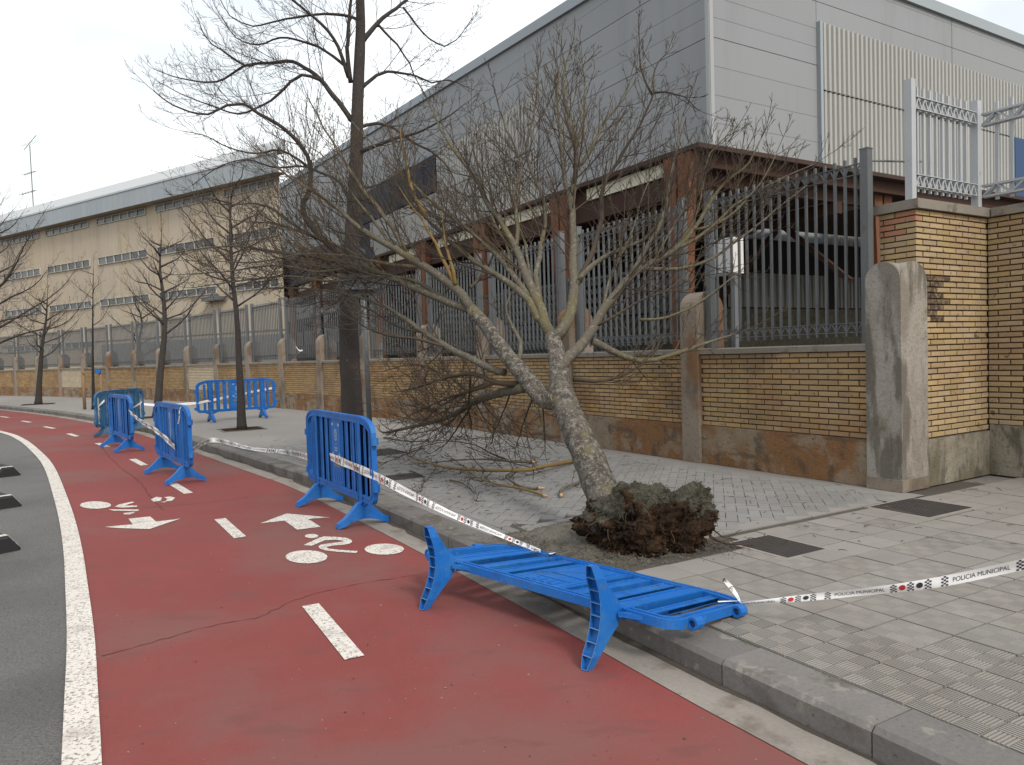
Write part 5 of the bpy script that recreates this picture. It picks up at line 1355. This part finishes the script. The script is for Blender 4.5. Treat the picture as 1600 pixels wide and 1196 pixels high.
 ([(700, 590, 8.5), (670, 575, 8.7), (640, 570, 8.9), (600, 580, 9.1)], 0.014, 0.005, 'twig', 0.8),
]
tw_f = MB()
upf = Vector((-0.05, 0.25, 0.95)).normalized()
for k, (pts, r0, r1, m, dn) in enumerate(LIMBS):
    ml = MB()
    if dn == 0:
        Pp = resample(TR(pts), 0.06); Sx = arclen(Pp); ml.tube(Pp, [r0 + (r1 - r0) * s_ / Sx[-1] for s_ in Sx], 16, wob=0.10, seed=k)
    else:
        limb(ml, tw_f, r, TR(pts), r0, r1, upf, 9.0 * dn, 3, [0, 7.2, 7.2], sub=0.80, begin=0.2, sides=9 if r0 > 0.03 else 7)
    ml.build('limb', M[m], ft, smooth=True)
tw_f.build('twigs', M['twig'], ft)['kind'] = 'stuff'

# --- root ball of the uprooted tree
ax = (trunk[2] - trunk[0]).normalized()
rc = Vector((1.02, 5.66, 0.165)); rb_up = Vector((0, 0, 1))
bm = bmesh.new(); bmesh.ops.create_icosphere(bm, subdivisions=6, radius=1.0)
side_ = Vector((0.80, 0.10, -0.12)).normalized(); back_ = ax.copy(); side_ -= back_ * side_.dot(back_); side_.normalize(); third = back_.cross(side_)
kindf = []
for v_ in bm.verts:
    n_ = v_.co.normalized()
    d = 1 + 0.30 * noise.noise(n_ * 1.6 + Vector((4, 1, 2))) + 0.22 * noise.noise(n_ * 3.9) + 0.13 * noise.noise(n_ * 9) + 0.08 * noise.noise(n_ * 21)
    p = rc + side_ * (n_.x * 0.50 * d) + third * (n_.y * 0.36 * d) + back_ * (n_.z * 0.27 * d)
    if p.z < -0.10: p.z = -0.10 + 0.2 * (p.z + 0.10)
    v_.co = p
crust_f = set()
for f in bm.faces:
    c_ = f.calc_center_median(); q = (c_ - rc); 
    val = q.dot(back_) / 0.25 + 0.45 * q.z / 0.3 + 0.75 * noise.noise(c_ * 4.5) + 0.5 * noise.noise(c_ * 13)
    f.material_index = 0 if val > (0.02 + 0.45 * max(0.0, -q.dot(side_) / 0.5)) else 1
    f.smooth = False
me = bpy.data.meshes.new('root_ball'); bm.to_mesh(me)
faces = [([tuple(v_.co) for v_ in f.verts], f.material_index, f.calc_center_median().copy(), f.normal.copy()) for f in bm.faces]; bm.free(); bpy.data.meshes.remove(me)
for mi, nm, mm in ((0, 'soil_crust', 'crust'), (1, 'root_mass', 'rootsoil')):
    mb = MB(); idx = {}
    for vs_, m_, c_, n_ in faces:
        if m_ != mi: continue
        f_ = []
        for p in vs_:
            key = (round(p[0], 5), round(p[1], 5), round(p[2], 5))
            if key not in idx: idx[key] = len(mb.v); mb.v.append(p)
            f_.append(idx[key])
        mb.f.append(tuple(f_)); mb.m.append(0)
    o = mb.build(nm, M[mm], ft, smooth=True)
# matted fibres on the crust, roots and clods on the underside
fib = MB(); clod = MB(); roots = MB()
for vs_, m_, c_, n_ in faces:
    if c_.z < -0.02: continue
    if m_ == 0:
        for _ in range(1 if r.random() < 0.62 else 0):
            d = (n_ * 0.8 + perp(n_, r) * 0.8 + Vector((0, 0, -0.3))).normalized(); L_ = r.uniform(0.02, 0.065)
            s_ = perp(d, r) * r.uniform(0.0012, 0.003); p = c_ - n_ * 0.004
            fib.add([p - s_, p + s_, p + d * L_ + Vector((0, 0, -0.012))], [(0, 1, 2)])
            fib.add([p - n_.cross(s_), p + n_.cross(s_), p + d * L_ * 0.7], [(0, 1, 2)])
    else:
        if r.random() < 0.07:
            s_ = r.uniform(0.008, 0.028); p = c_ + n_ * s_ * 0.3
            vs2 = [p + Vector((r.uniform(-1, 1), r.uniform(-1, 1), r.uniform(-1, 1))).normalized() * s_ * r.uniform(0.7, 1.2) for _ in range(6)]
            clod.add(vs2, [(0, 1, 2), (0, 2, 3), (0, 3, 4), (0, 4, 5), (1, 5, 2), (2, 5, 3), (3, 5, 4), (0, 5, 1)])
        if r.random() < 0.012:
            d = (n_ + perp(n_, r) * 0.9 + Vector((0, 0, -0.4))).normalized(); pts = [c_ - n_ * 0.02]
            for _ in range(5):
                d = (d + perp(d, r) * 0.5 + Vector((0, 0, -0.15))).normalized(); pts.append(pts[-1] + d * r.uniform(0.012, 0.04))
            r_0 = r.uniform(0.0015, 0.006); roots.tube(pts, [r_0 * (1 - 0.13 * i) for i in range(6)], 4, cap=False)
def root_run(pts, r0, r1): 
    P_ = resample(pts, 0.05); P_ = [p + perp(Vector((0, 0, 1)), r) * 0.008 for p in P_]; roots.tube(P_, [r0 + (r1 - r0) * i / (len(P_) - 1) for i in range(len(P_))], 6)
root_run([rc + side_ * 0.45 + Vector((0, -.05, -0.05)), G(1120, 845, 0.06), G(1150, 851, 0.03), G(1178, 852, 0.015)], 0.016, 0.004)
root_run([rc + side_ * 0.45, G(1128, 838, 0.08), G(1145, 835, 0.02), G(1160, 828, 0.012)], 0.007, 0.002)
root_run([rc + side_ * 0.42 + Vector((0, -0.1, 0)), G(1118, 850, 0.10), G(1140, 842, 0.09), G(1150, 858, 0.01)], 0.006, 0.002)
for k in range(9):
    a = rc + side_ * r.uniform(-0.4, 0.4) - back_ * 0.18 + Vector((0, 0, r.uniform(-0.05, 0.1)))
    root_run([a, a - back_ * 0.1 + Vector((r.uniform(-.05, .05), 0, -0.05)), a - back_ * 0.13 + Vector((r.uniform(-.12, .12), -0.02, -0.18))], r.uniform(0.004, 0.010), 0.002)
o = fib.build('matted_fibres', M['fibre'], ft); o['kind'] = 'stuff'
o = clod.build('clods', M['rootsoil'], ft); o['kind'] = 'stuff'
o = roots.build('roots', M['root'], ft); o['kind'] = 'stuff'

# --- loose soil of the tree pit
sm = MB(); ns, nt_ = 70, 80; S0, S1, T0, T1 = 1.22, 2.78, -0.18, 1.45
for i in range(ns + 1):
    for j in range(nt_ + 1):
        s = S0 + (S1 - S0) * i / ns; t = T0 + (T1 - T0) * j / nt_; p = ST(s, t)
        e = min(s - (PIT[0] - 0.01), PIT[1] - s, t - (kerb_t(s) - 0.01), PIT[3] - t)
        e += 0.05 * noise.noise(p * 5)
        base = -0.012 + 0.085 * max(0, min(1, e / 0.35)) if e > 0 else -0.03
        mound = 0.05 * math.exp(-((s - 2.3) ** 2 / 0.10 + (t - 0.55) ** 2 / 0.3))
        hole = 0.02 * math.exp(-((s - 1.45) ** 2 / 0.02 + (t - 0.75) ** 2 / 0.25))
        h = base + mound - hole + 0.018 * noise.noise(p * 9) + 0.012 * noise.noise(p * 28)
        sm.v.append((p.x, p.y, h if e > 0 else -0.03))
k = nt_ + 1
sm.f = [(a * k + b, (a + 1) * k + b, (a + 1) * k + b + 1, a * k + b + 1) for a in range(ns) for b in range(nt_)]; sm.m = [0] * len(sm.f)
so = sm.build('soil', M['soil'], smooth=True); tag(so, 'grey loose soil of the torn open tree pit', 'soil', kind='stuff')
cr = MB()
for _ in range(4200):
    s = r.uniform(PIT[0] - 0.12, PIT[1] + 0.12); t = r.gauss(0.6, 0.42); p = ST(s, t, 0)
    if t < kerb_t(s) - 0.15 or t > 1.7: continue
    e = min(s - PIT[0], PIT[1] - s, PIT[3] - t)
    if e < 0 and r.random() < 0.6: continue
    z = 0.0 if e < 0.03 else 0.05 * min(1, e / 0.35) + 0.01 + 0.02 * noise.noise(p * 9)
    q = r.uniform(0.003, 0.013); p.z = z
    vs2 = [p + Vector((r.uniform(-1, 1), r.uniform(-1, 1), r.uniform(-.3, 1))).normalized() * q for _ in range(5)]
    cr.add(vs2, [(0, 1, 2), (0, 2, 3), (0, 3, 4), (1, 2, 4), (2, 3, 4)])
for _ in range(500):
    p = G(1118 + r.gauss(0, 22), 857 + r.gauss(0, 7), 0); q = r.uniform(0.002, 0.008); p.z = 0.001
    vs2 = [p + Vector((r.uniform(-1, 1), r.uniform(-1, 1), r.uniform(-.3, 1))).normalized() * q for _ in range(5)]
    cr.add(vs2, [(0, 1, 2), (0, 2, 3), (0, 3, 4), (1, 2, 4), (2, 3, 4)])
tag(cr.build('soil_crumbs', M['soil']), 'crumbs of soil scattered round the root ball', 'soil', kind='stuff')

# --- broken branches on the paving
def z5(a): return [(640 + x / 3.9875, 640 + y / 3.9875) for x, y in a]
BR = [
 (z5([(1020, 320), (870, 350), (740, 375), (500, 380), (250, 365), (100, 330), (0, 295)]), 0.030, 0.008, 'yellowbark', 0.10, 'long yellow lichen branch lying behind the uprooted trunk'),
 (z5([(760, 328), (620, 322), (450, 310), (250, 320), (120, 335)]), 0.022, 0.006, 'limb', 0.08, 'broken grey branch with a pale split end on the paving'),
 (z5([(620, 320), (500, 270), (400, 220), (250, 200), (100, 225), (0, 255)]), 0.016, 0.005, 'twig', 0.07, 'thin dark branch arching left behind the split branch'),
 (z5([(835, 535), (700, 495), (560, 470), (440, 430), (370, 390)]), 0.016, 0.005, 'yellowbark', 0.03, 'short yellowish branch on the paving, nearest the kerb'),
 (z5([(800, 490), (720, 490), (640, 450), (600, 415), (645, 392), (700, 396)]), 0.017, 0.006, 'limb', 0.03, 'crooked hooked branch lying on the grey pavers'),
 (z5([(250, 440), (330, 460), (390, 510), (400, 560)]), 0.011, 0.003, 'limb', 0.02, 'small forked branch lying left of the hooked branch'),
 (z5([(945, 530), (955, 490), (1050, 455), (1090, 440)]), 0.020, 0.014, 'limb', 0.04, 'stubby broken branch beside the foot of the trunk'),
 ([(600, 684), (640, 690), (700, 688), (760, 684)], 0.014, 0.005, 'twig', 0.06, 'dark thin branch on the pavement near the crest barrier'),
 ([(660, 700), (630, 712), (600, 725), (575, 740)], 0.010, 0.003, 'twig', 0.05, 'drooping twig reaching towards the crest barrier'),
 ([(680, 672), (640, 680), (605, 690)], 0.012, 0.004, 'twig', 0.10, 'dark brushwood stem under the big lower limb'),
 ([(640, 735), (662, 746), (658, 768)], 0.006, 0.002, 'twig', 0.02, 'thin twig standing at the iron cover by the tape'),
]
for pts, r0, r1, m, h, lb in BR:
    P3 = []
    for i, (x, y) in enumerate(pts):
        z = 0.008 + r0 + h * math.sin(math.pi * i / (len(pts) - 1)) * 0.7
        P3.append(G(x, y, z))
    o = empty('fallen_branch', P3[0]); tag(o, lb, 'branch', 'broken branches on the pavement')
    ml = MB(); mt = MB(); limb(ml, mt, r, P3, r0, r1, Vector((0, 0, 1)), 5.5, 3, [0, 6, 6], sub=0.34, begin=0.25, sides=7, lift=0.05)
    mt.v = [(a, b, max(c_, 0.004)) for a, b, c_ in mt.v]
    ml.build('stem', M[m], o, smooth=True); mt.build('twigs', M['twig'], o)['kind'] = 'stuff'
    d = (P3[0] - P3[1]).normalized()
    mb = MB(); mb.tube([P3[0] - d * 0.002, P3[0] + d * 0.05, P3[0] + d * 0.085 + Vector((0, 0, r0 * 0.4))], [r0 * 0.96, r0 * 0.75, r0 * 0.15], 6); mb.build('split_end', M['splinter'], o)
# twig litter
lt = MB()
for k_ in range(1000):
    x = r.uniform(330, 1580) if k_ < 350 else r.gauss(740, 120); y = r.uniform(660, 860) if k_ < 350 else r.gauss(725, 30); p = G(x, y, 0.006)
    if y < 662 or p.y > 40 or (p - C0).dot(BD) > -0.1 and p.x < 3.9: continue
    s_, t_ = st(p)
    if t_ < kerb_t(s_) + 0.02 or s_ > 14: continue
    a = r.uniform(0, 6.28); L_ = r.uniform(0.01, 0.07) * (1 if r.random() < 0.85 else 2.6); d = Vector((math.cos(a), math.sin(a), 0))
    lt.tube([p, p + d * L_ * 0.5 + Vector((r.uniform(-.01, .01), r.uniform(-.01, .01), 0.004)), p + d * L_], [0.003, 0.0025, 0.0015], 3, cap=False)
tag(lt.build('twig_litter', M['twig']), 'tiny twigs littering the pavement', 'twigs', kind='stuff')

# --- tall standing tree
RAD = 0.72
r = random.Random(23)
b0 = G(551, 704); tt = empty('tall_tree', b0); tag(tt, 'tall dark standing bare tree beside the road sign', 'tree', 'bare street trees along the pavement')
Yt = b0.y
tr = [Vector((b0.x, b0.y, -0.05)), AT(550, 640, Yt), AT(546, 560, Yt), AT(545, 480, Yt), AT(549, 400, Yt), AT(555, 300, Yt), AT(558, 200, Yt), AT(560, 125, Yt), AT(563, 60, Yt), AT(563, 0, Yt), AT(560, -90, Yt), AT(562, -190, Yt)]
mb = MB(); P = resample(tr, 0.1); S = arclen(P); mb.tube(P, [0.178 * (1 - 0.82 * (s_ / S[-1]) ** 0.9) + 0.05 * math.exp(-s_ * 4) + 0.012 for s_ in S], 16, wob=0.10, seed=9); mb.build('trunk', M['barkdark'], tt, smooth=True)
TL = [
 ([(545, 420), (530, 395), (508, 378), (473, 330), (485, 293), (480, 243), (456, 213), (433, 193), (405, 178), (380, 163), (355, 165), (325, 179), (295, 175), (270, 165), (240, 142)], 0.075, 0.010, 0.0, -1.2),
 ([(549, 188), (521, 150), (493, 118), (458, 97), (433, 98), (383, 103), (338, 128), (283, 123), (240, 108)], 0.055, 0.008, 0.0, 0.9),
 ([(400, 99), (383, 103), (345, 78), (325, 63), (305, 22)], 0.026, 0.007, 0.4, 0.9),
 ([(500, 125), (471, 117), (453, 128), (433, 150), (400, 170), (370, 178), (330, 165), (290, 150), (250, 130)], 0.034, 0.007, 0.0, 0.5),
 ([(545, 122), (528, 73), (503, 38), (471, 12), (440, -15), (400, -60)], 0.042, 0.010, 0.0, -0.7),
 ([(547, 110), (521, 88), (496, 73), (471, 65), (438, 59), (405, 70), (370, 60), (340, 18)], 0.034, 0.007, 0.0, 0.6),
 ([(562, 33), (538, 24), (491, 23), (433, 33), (395, 41), (360, 25), (340, -10)], 0.032, 0.007, 0.0, -0.5),
 ([(563, 70), (588, 38), (619, 13), (645, -10), (690, -70)], 0.052, 0.012, 0.0, 0.5),
 ([(592, 40), (620, 70), (640, 100), (650, 125), (672, 160)], 0.026, 0.006, 0.1, 0.6),
 ([(563, 140), (588, 118), (605, 112), (650, 119), (675, 130), (700, 125), (738, 140)], 0.040, 0.007, 0.0, 0.8),
 ([(560, 240), (575, 233), (613, 218), (650, 208), (688, 190), (726, 163)], 0.045, 0.008, 0.0, -0.6),
 ([(560, 200), (588, 193), (613, 200), (650, 225), (675, 238), (700, 263), (713, 296), (712, 340)], 0.036, 0.007, 0.0, 0.9),
 ([(630, 12), (650, 38), (670, 60), (695, 73), (713, 63), (745, 20)], 0.022, 0.006, 0.3, 0.6),
 ([(552, 345), (535, 290), (500, 270), (470, 260), (430, 262), (385, 250), (340, 262), (300, 290)], 0.036, 0.007, 0.0, 0.9),
 ([(480, 260), (440, 235), (400, 240), (360, 232), (320, 212), (285, 205)], 0.026, 0.006, -0.6, -1.4),
 ([(508, 378), (470, 360), (430, 330), (400, 318), (350, 320), (300, 300)], 0.030, 0.006, -0.3, -1.3),
 ([(548, 130), (543, 75), (548, 0), (540, -80)], 0.045, 0.02, 0.0, -0.3),
 ([(553, 300), (600, 285), (640, 262), (665, 262), (690, 300), (700, 350)], 0.026, 0.006, 0.0, 0.7),
 ([(545, 440), (520, 430), (480, 410), (440, 405), (400, 390), (340, 400)], 0.030, 0.007, 0.0, 0.9),
]
twt = MB()
for k, (pts, r0, r1, y0, y1) in enumerate(TL):
    n = len(pts) - 1; P3 = [AT(x, y, Yt + y0 + (y1 - y0) * i / n) for i, (x, y) in enumerate(pts)]
    ml = MB(); limb(ml, twt, r, P3, r0 * 0.85, r1 * 0.8, Vector((0, 0, 1)), 7.6, 3, [0, 7.8, 8], sub=0.76, begin=0.15, sides=8 if r0 > 0.03 else 6)
    ml.build('limb', M['barkdark'], tt, smooth=True)
twt.build('twigs', M['twigdark'], tt)['kind'] = 'stuff'

# --- smaller street trees, grown from their trunks
def street_tree(name, label, base, trunk_pts, r0, crown, nl, seed, llen, m='barkdark', tm='twigdark', dens=(0, 7, 7), spread=1.0, group='bare street trees along the pavement', d0=6.5, maxlev=3):
    q = random.Random(seed); o = empty(name, base); tag(o, label, 'tree', group)
    P_ = resample(trunk_pts, 0.15); S_ = arclen(P_); mb = MB(); mb.tube(P_, [r0 * (1 - 0.86 * s_ / S_[-1]) + r0 * 0.35 * math.exp(-s_ * 5) for s_ in S_], 10, wob=0.1, seed=seed); mb.build('trunk', M[m], o, smooth=True)
    tb = MB(); c0, c1 = crown
    for k in range(nl):
        f = c0 + (c1 - c0) * (k + q.random()) / nl; p, t = along(P_, S_, f * S_[-1])
        a = k * 2.4 + q.uniform(-.4, .4); out = Vector((math.cos(a), math.sin(a), 0))
        L_ = llen * (1.15 - 0.6 * (f - c0) / (c1 - c0)) * q.uniform(0.75, 1.2)
        e0 = q.uniform(0.3, 0.85)
        pts = [p, p + (out * spread + Vector((0, 0, e0))).normalized() * L_ * 0.4]
        pts.append(pts[-1] + (out * spread + Vector((0, 0, e0 + 0.2))).normalized() * L_ * 0.35 + perp(out, q) * 0.12 * L_)
        pts.append(pts[-1] + (out * spread * 0.6 + Vector((0, 0, 0.7))).normalized() * L_ * 0.3)
        ml = MB(); limb(ml, tb, q, pts, max(0.016, r0 * 0.26), 0.005, Vector((0, 0, 1)), d0, maxlev, list(dens), sub=0.6, begin=0.12, sides=6); ml.build('limb', M[m], o, smooth=True)
    shoot(tb, q, P_[-1], (P_[-1] - P_[-3]).normalized(), llen * 0.7, r0 * 0.14, 1, Vector((0, 0, 1)), maxlev, list(dens))
    tb.build('twigs', M[tm], o)['kind'] = 'stuff'
    return o
b1 = G(378, 671); Y1 = b1.y
street_tree('street_tree', 'slim bare street tree in a square pit in front of the pavement barrier', b1, [Vector((b1.x, b1.y, -.03)), AT(375, 600, Y1), AT(370, 500, Y1), AT(363, 430, Y1), AT(360, 350, Y1), AT(362, 290, Y1)], 0.095, (0.50, 0.97), 19, 3, 1.55)
b2 = G(245, 652); Y2 = b2.y
street_tree('street_tree', 'leaning bare street tree behind the faded barrier', b2, [Vector((b2.x, b2.y, -.03)), AT(250, 590, Y2), AT(257, 520, Y2), AT(256, 470, Y2), AT(250, 420, Y2), AT(252, 375, Y2)], 0.12, (0.45, 0.97), 18, 5, 1.4)
b3 = G(60, 632); Y3 = b3.y
street_tree('street_tree', 'small bare forked street tree far along the pavement at left', b3, [Vector((b3.x, b3.y, -.03)), AT(62, 590, Y3), AT(66, 540, Y3), AT(72, 500, Y3), AT(74, 465, Y3)], 0.13, (0.42, 0.97), 13, 8, 1.7)
b4 = AT(-55, 640, 27.5); b4.z = 0
street_tree('street_tree', 'wide spreading bare tree at the left edge of the picture', b4, [Vector((b4.x, b4.y, -.03)), Vector((b4.x, b4.y, 1.6)), Vector((b4.x + .2, b4.y, 3.2)), Vector((b4.x + .1, b4.y, 5.0)), Vector((b4.x + .3, b4.y, 6.3))], 0.22, (0.30, 0.97), 30, 12, 4.6, dens=(0, 4.6, 4.5), spread=0.9)
b5 = G(146, 640); Y5 = b5.y
street_tree('young_tree', 'young bare tree with a thin black stem between two wooden stakes', b5, [Vector((b5.x, b5.y, -.03)), AT(145, 560, Y5), AT(145, 480, Y5), AT(146, 420, Y5)], 0.055, (0.55, 0.97), 8, 15, 0.9, m='blackpole', dens=(0, 5, 4))
b6 = Vector((-20.5, 41.5, 0))
street_tree('yard_tree', 'bare tree with thick crooked arms inside the yard behind the fence', b6, [Vector((b6.x, b6.y, -.03)), Vector((b6.x + .1, b6.y, 1.3)), Vector((b6.x - .1, b6.y, 2.6)), Vector((b6.x + .15, b6.y, 3.8)), Vector((b6.x, b6.y, 4.8))], 0.17, (0.38, 0.97), 11, 19, 2.3, dens=(0, 4.5, 4), group='bare trees')
# stakes of the young tree
for (x, y, h, lb) in ((132.5, 640, 1.35, 'left wooden stake of the young tree'), (159.5, 639, 1.35, 'right wooden stake of the young tree')):
    p = G(x, y); o = empty('tree_stake', p); tag(o, lb, 'stake', 'stakes of the young tree')
    mb = MB(); mb.tube([Vector((p.x, p.y, -0.02)), Vector((p.x, p.y, h + 0.06))], [0.055, 0.05], 10); mb.build('post', M['stake'], o, smooth=True)
p0, p1 = G(132.5, 640), G(159.5, 639)
o = empty('stake_rail', p0); tag(o, 'wooden cross rail joining the two stakes of the young tree', 'rail')
mb = MB(); mb.bar(Vector((p0.x, p0.y - .05, 1.33)), p0.lerp(p1, 0.8) + Vector((0, -.05, 1.33)), 0.04, 0.09); mb.build('board', M['stake'], o)
mb = MB(); mb.bar(p0.lerp(p1, 0.78) + Vector((0, -.06, 1.36)), p1 + Vector((0.05, -.06, 1.36)), 0.10, 0.14); mb.build('blue_strap', M['blue'], o)
# tree pits
for b_, s_, lb in ((b1, 0.45, 'dark square earth pit round the slim street tree'), (b2, 0.45, 'dark square earth pit round the leaning street tree'), (b3, 0.6, 'dark earth pit round the small forked street tree')):
    o = empty('tree_pit', Vector((b_.x, b_.y, 0))); tag(o, lb, 'tree pit', 'square tree pits')
    fr = frame((b_.x, b_.y, 0), TB, TW); mb = MB(); mb.box(-s_, s_, -s_, s_, -0.02, 0.003, fr); mb.build('earth', M['rootsoil'], o)
    mb = MB()
    for a, b in (((-s_, -s_), (s_, -s_)), ((s_, -s_), (s_, s_)), ((s_, s_), (-s_, s_)), ((-s_, s_), (-s_, -s_))):
        mb.bar(fr(a[0], a[1], 0.0), fr(b[0], b[1], 0.0), 0.05, 0.02)
    mb.build('edging', M['kerb'], o)
# --- tufts of grass in the kerb joint
for x, y, n, sp_, lb in ((1288, 1055, 60, 0.035, 'green grass tuft in the kerb joint at lower right'), (1165, 1004, 30, 0.03, 'tiny green grass tuft in the kerb joint by the tipped barrier')):
    c_ = G(x, y); mb = MB()
    for _ in range(n):
        a = r.uniform(0, 6.28); p = c_ + TW * r.gauss(0, sp_) + TB * r.gauss(0, 0.006) + Vector((0, 0, -0.01)); d = Vector((math.cos(a) * 0.6, math.sin(a) * 0.6, 1)).normalized(); L_ = r.uniform(0.012, 0.032)
        s_ = Vector((d.y, -d.x, 0)).normalized() * 0.0016
        mb.add([p - s_, p + s_, p + d * L_], [(0, 1, 2)])
    tag(mb.build('grass_tuft', M['grass']), lb, 'grass', 'grass tufts in the kerb joint')
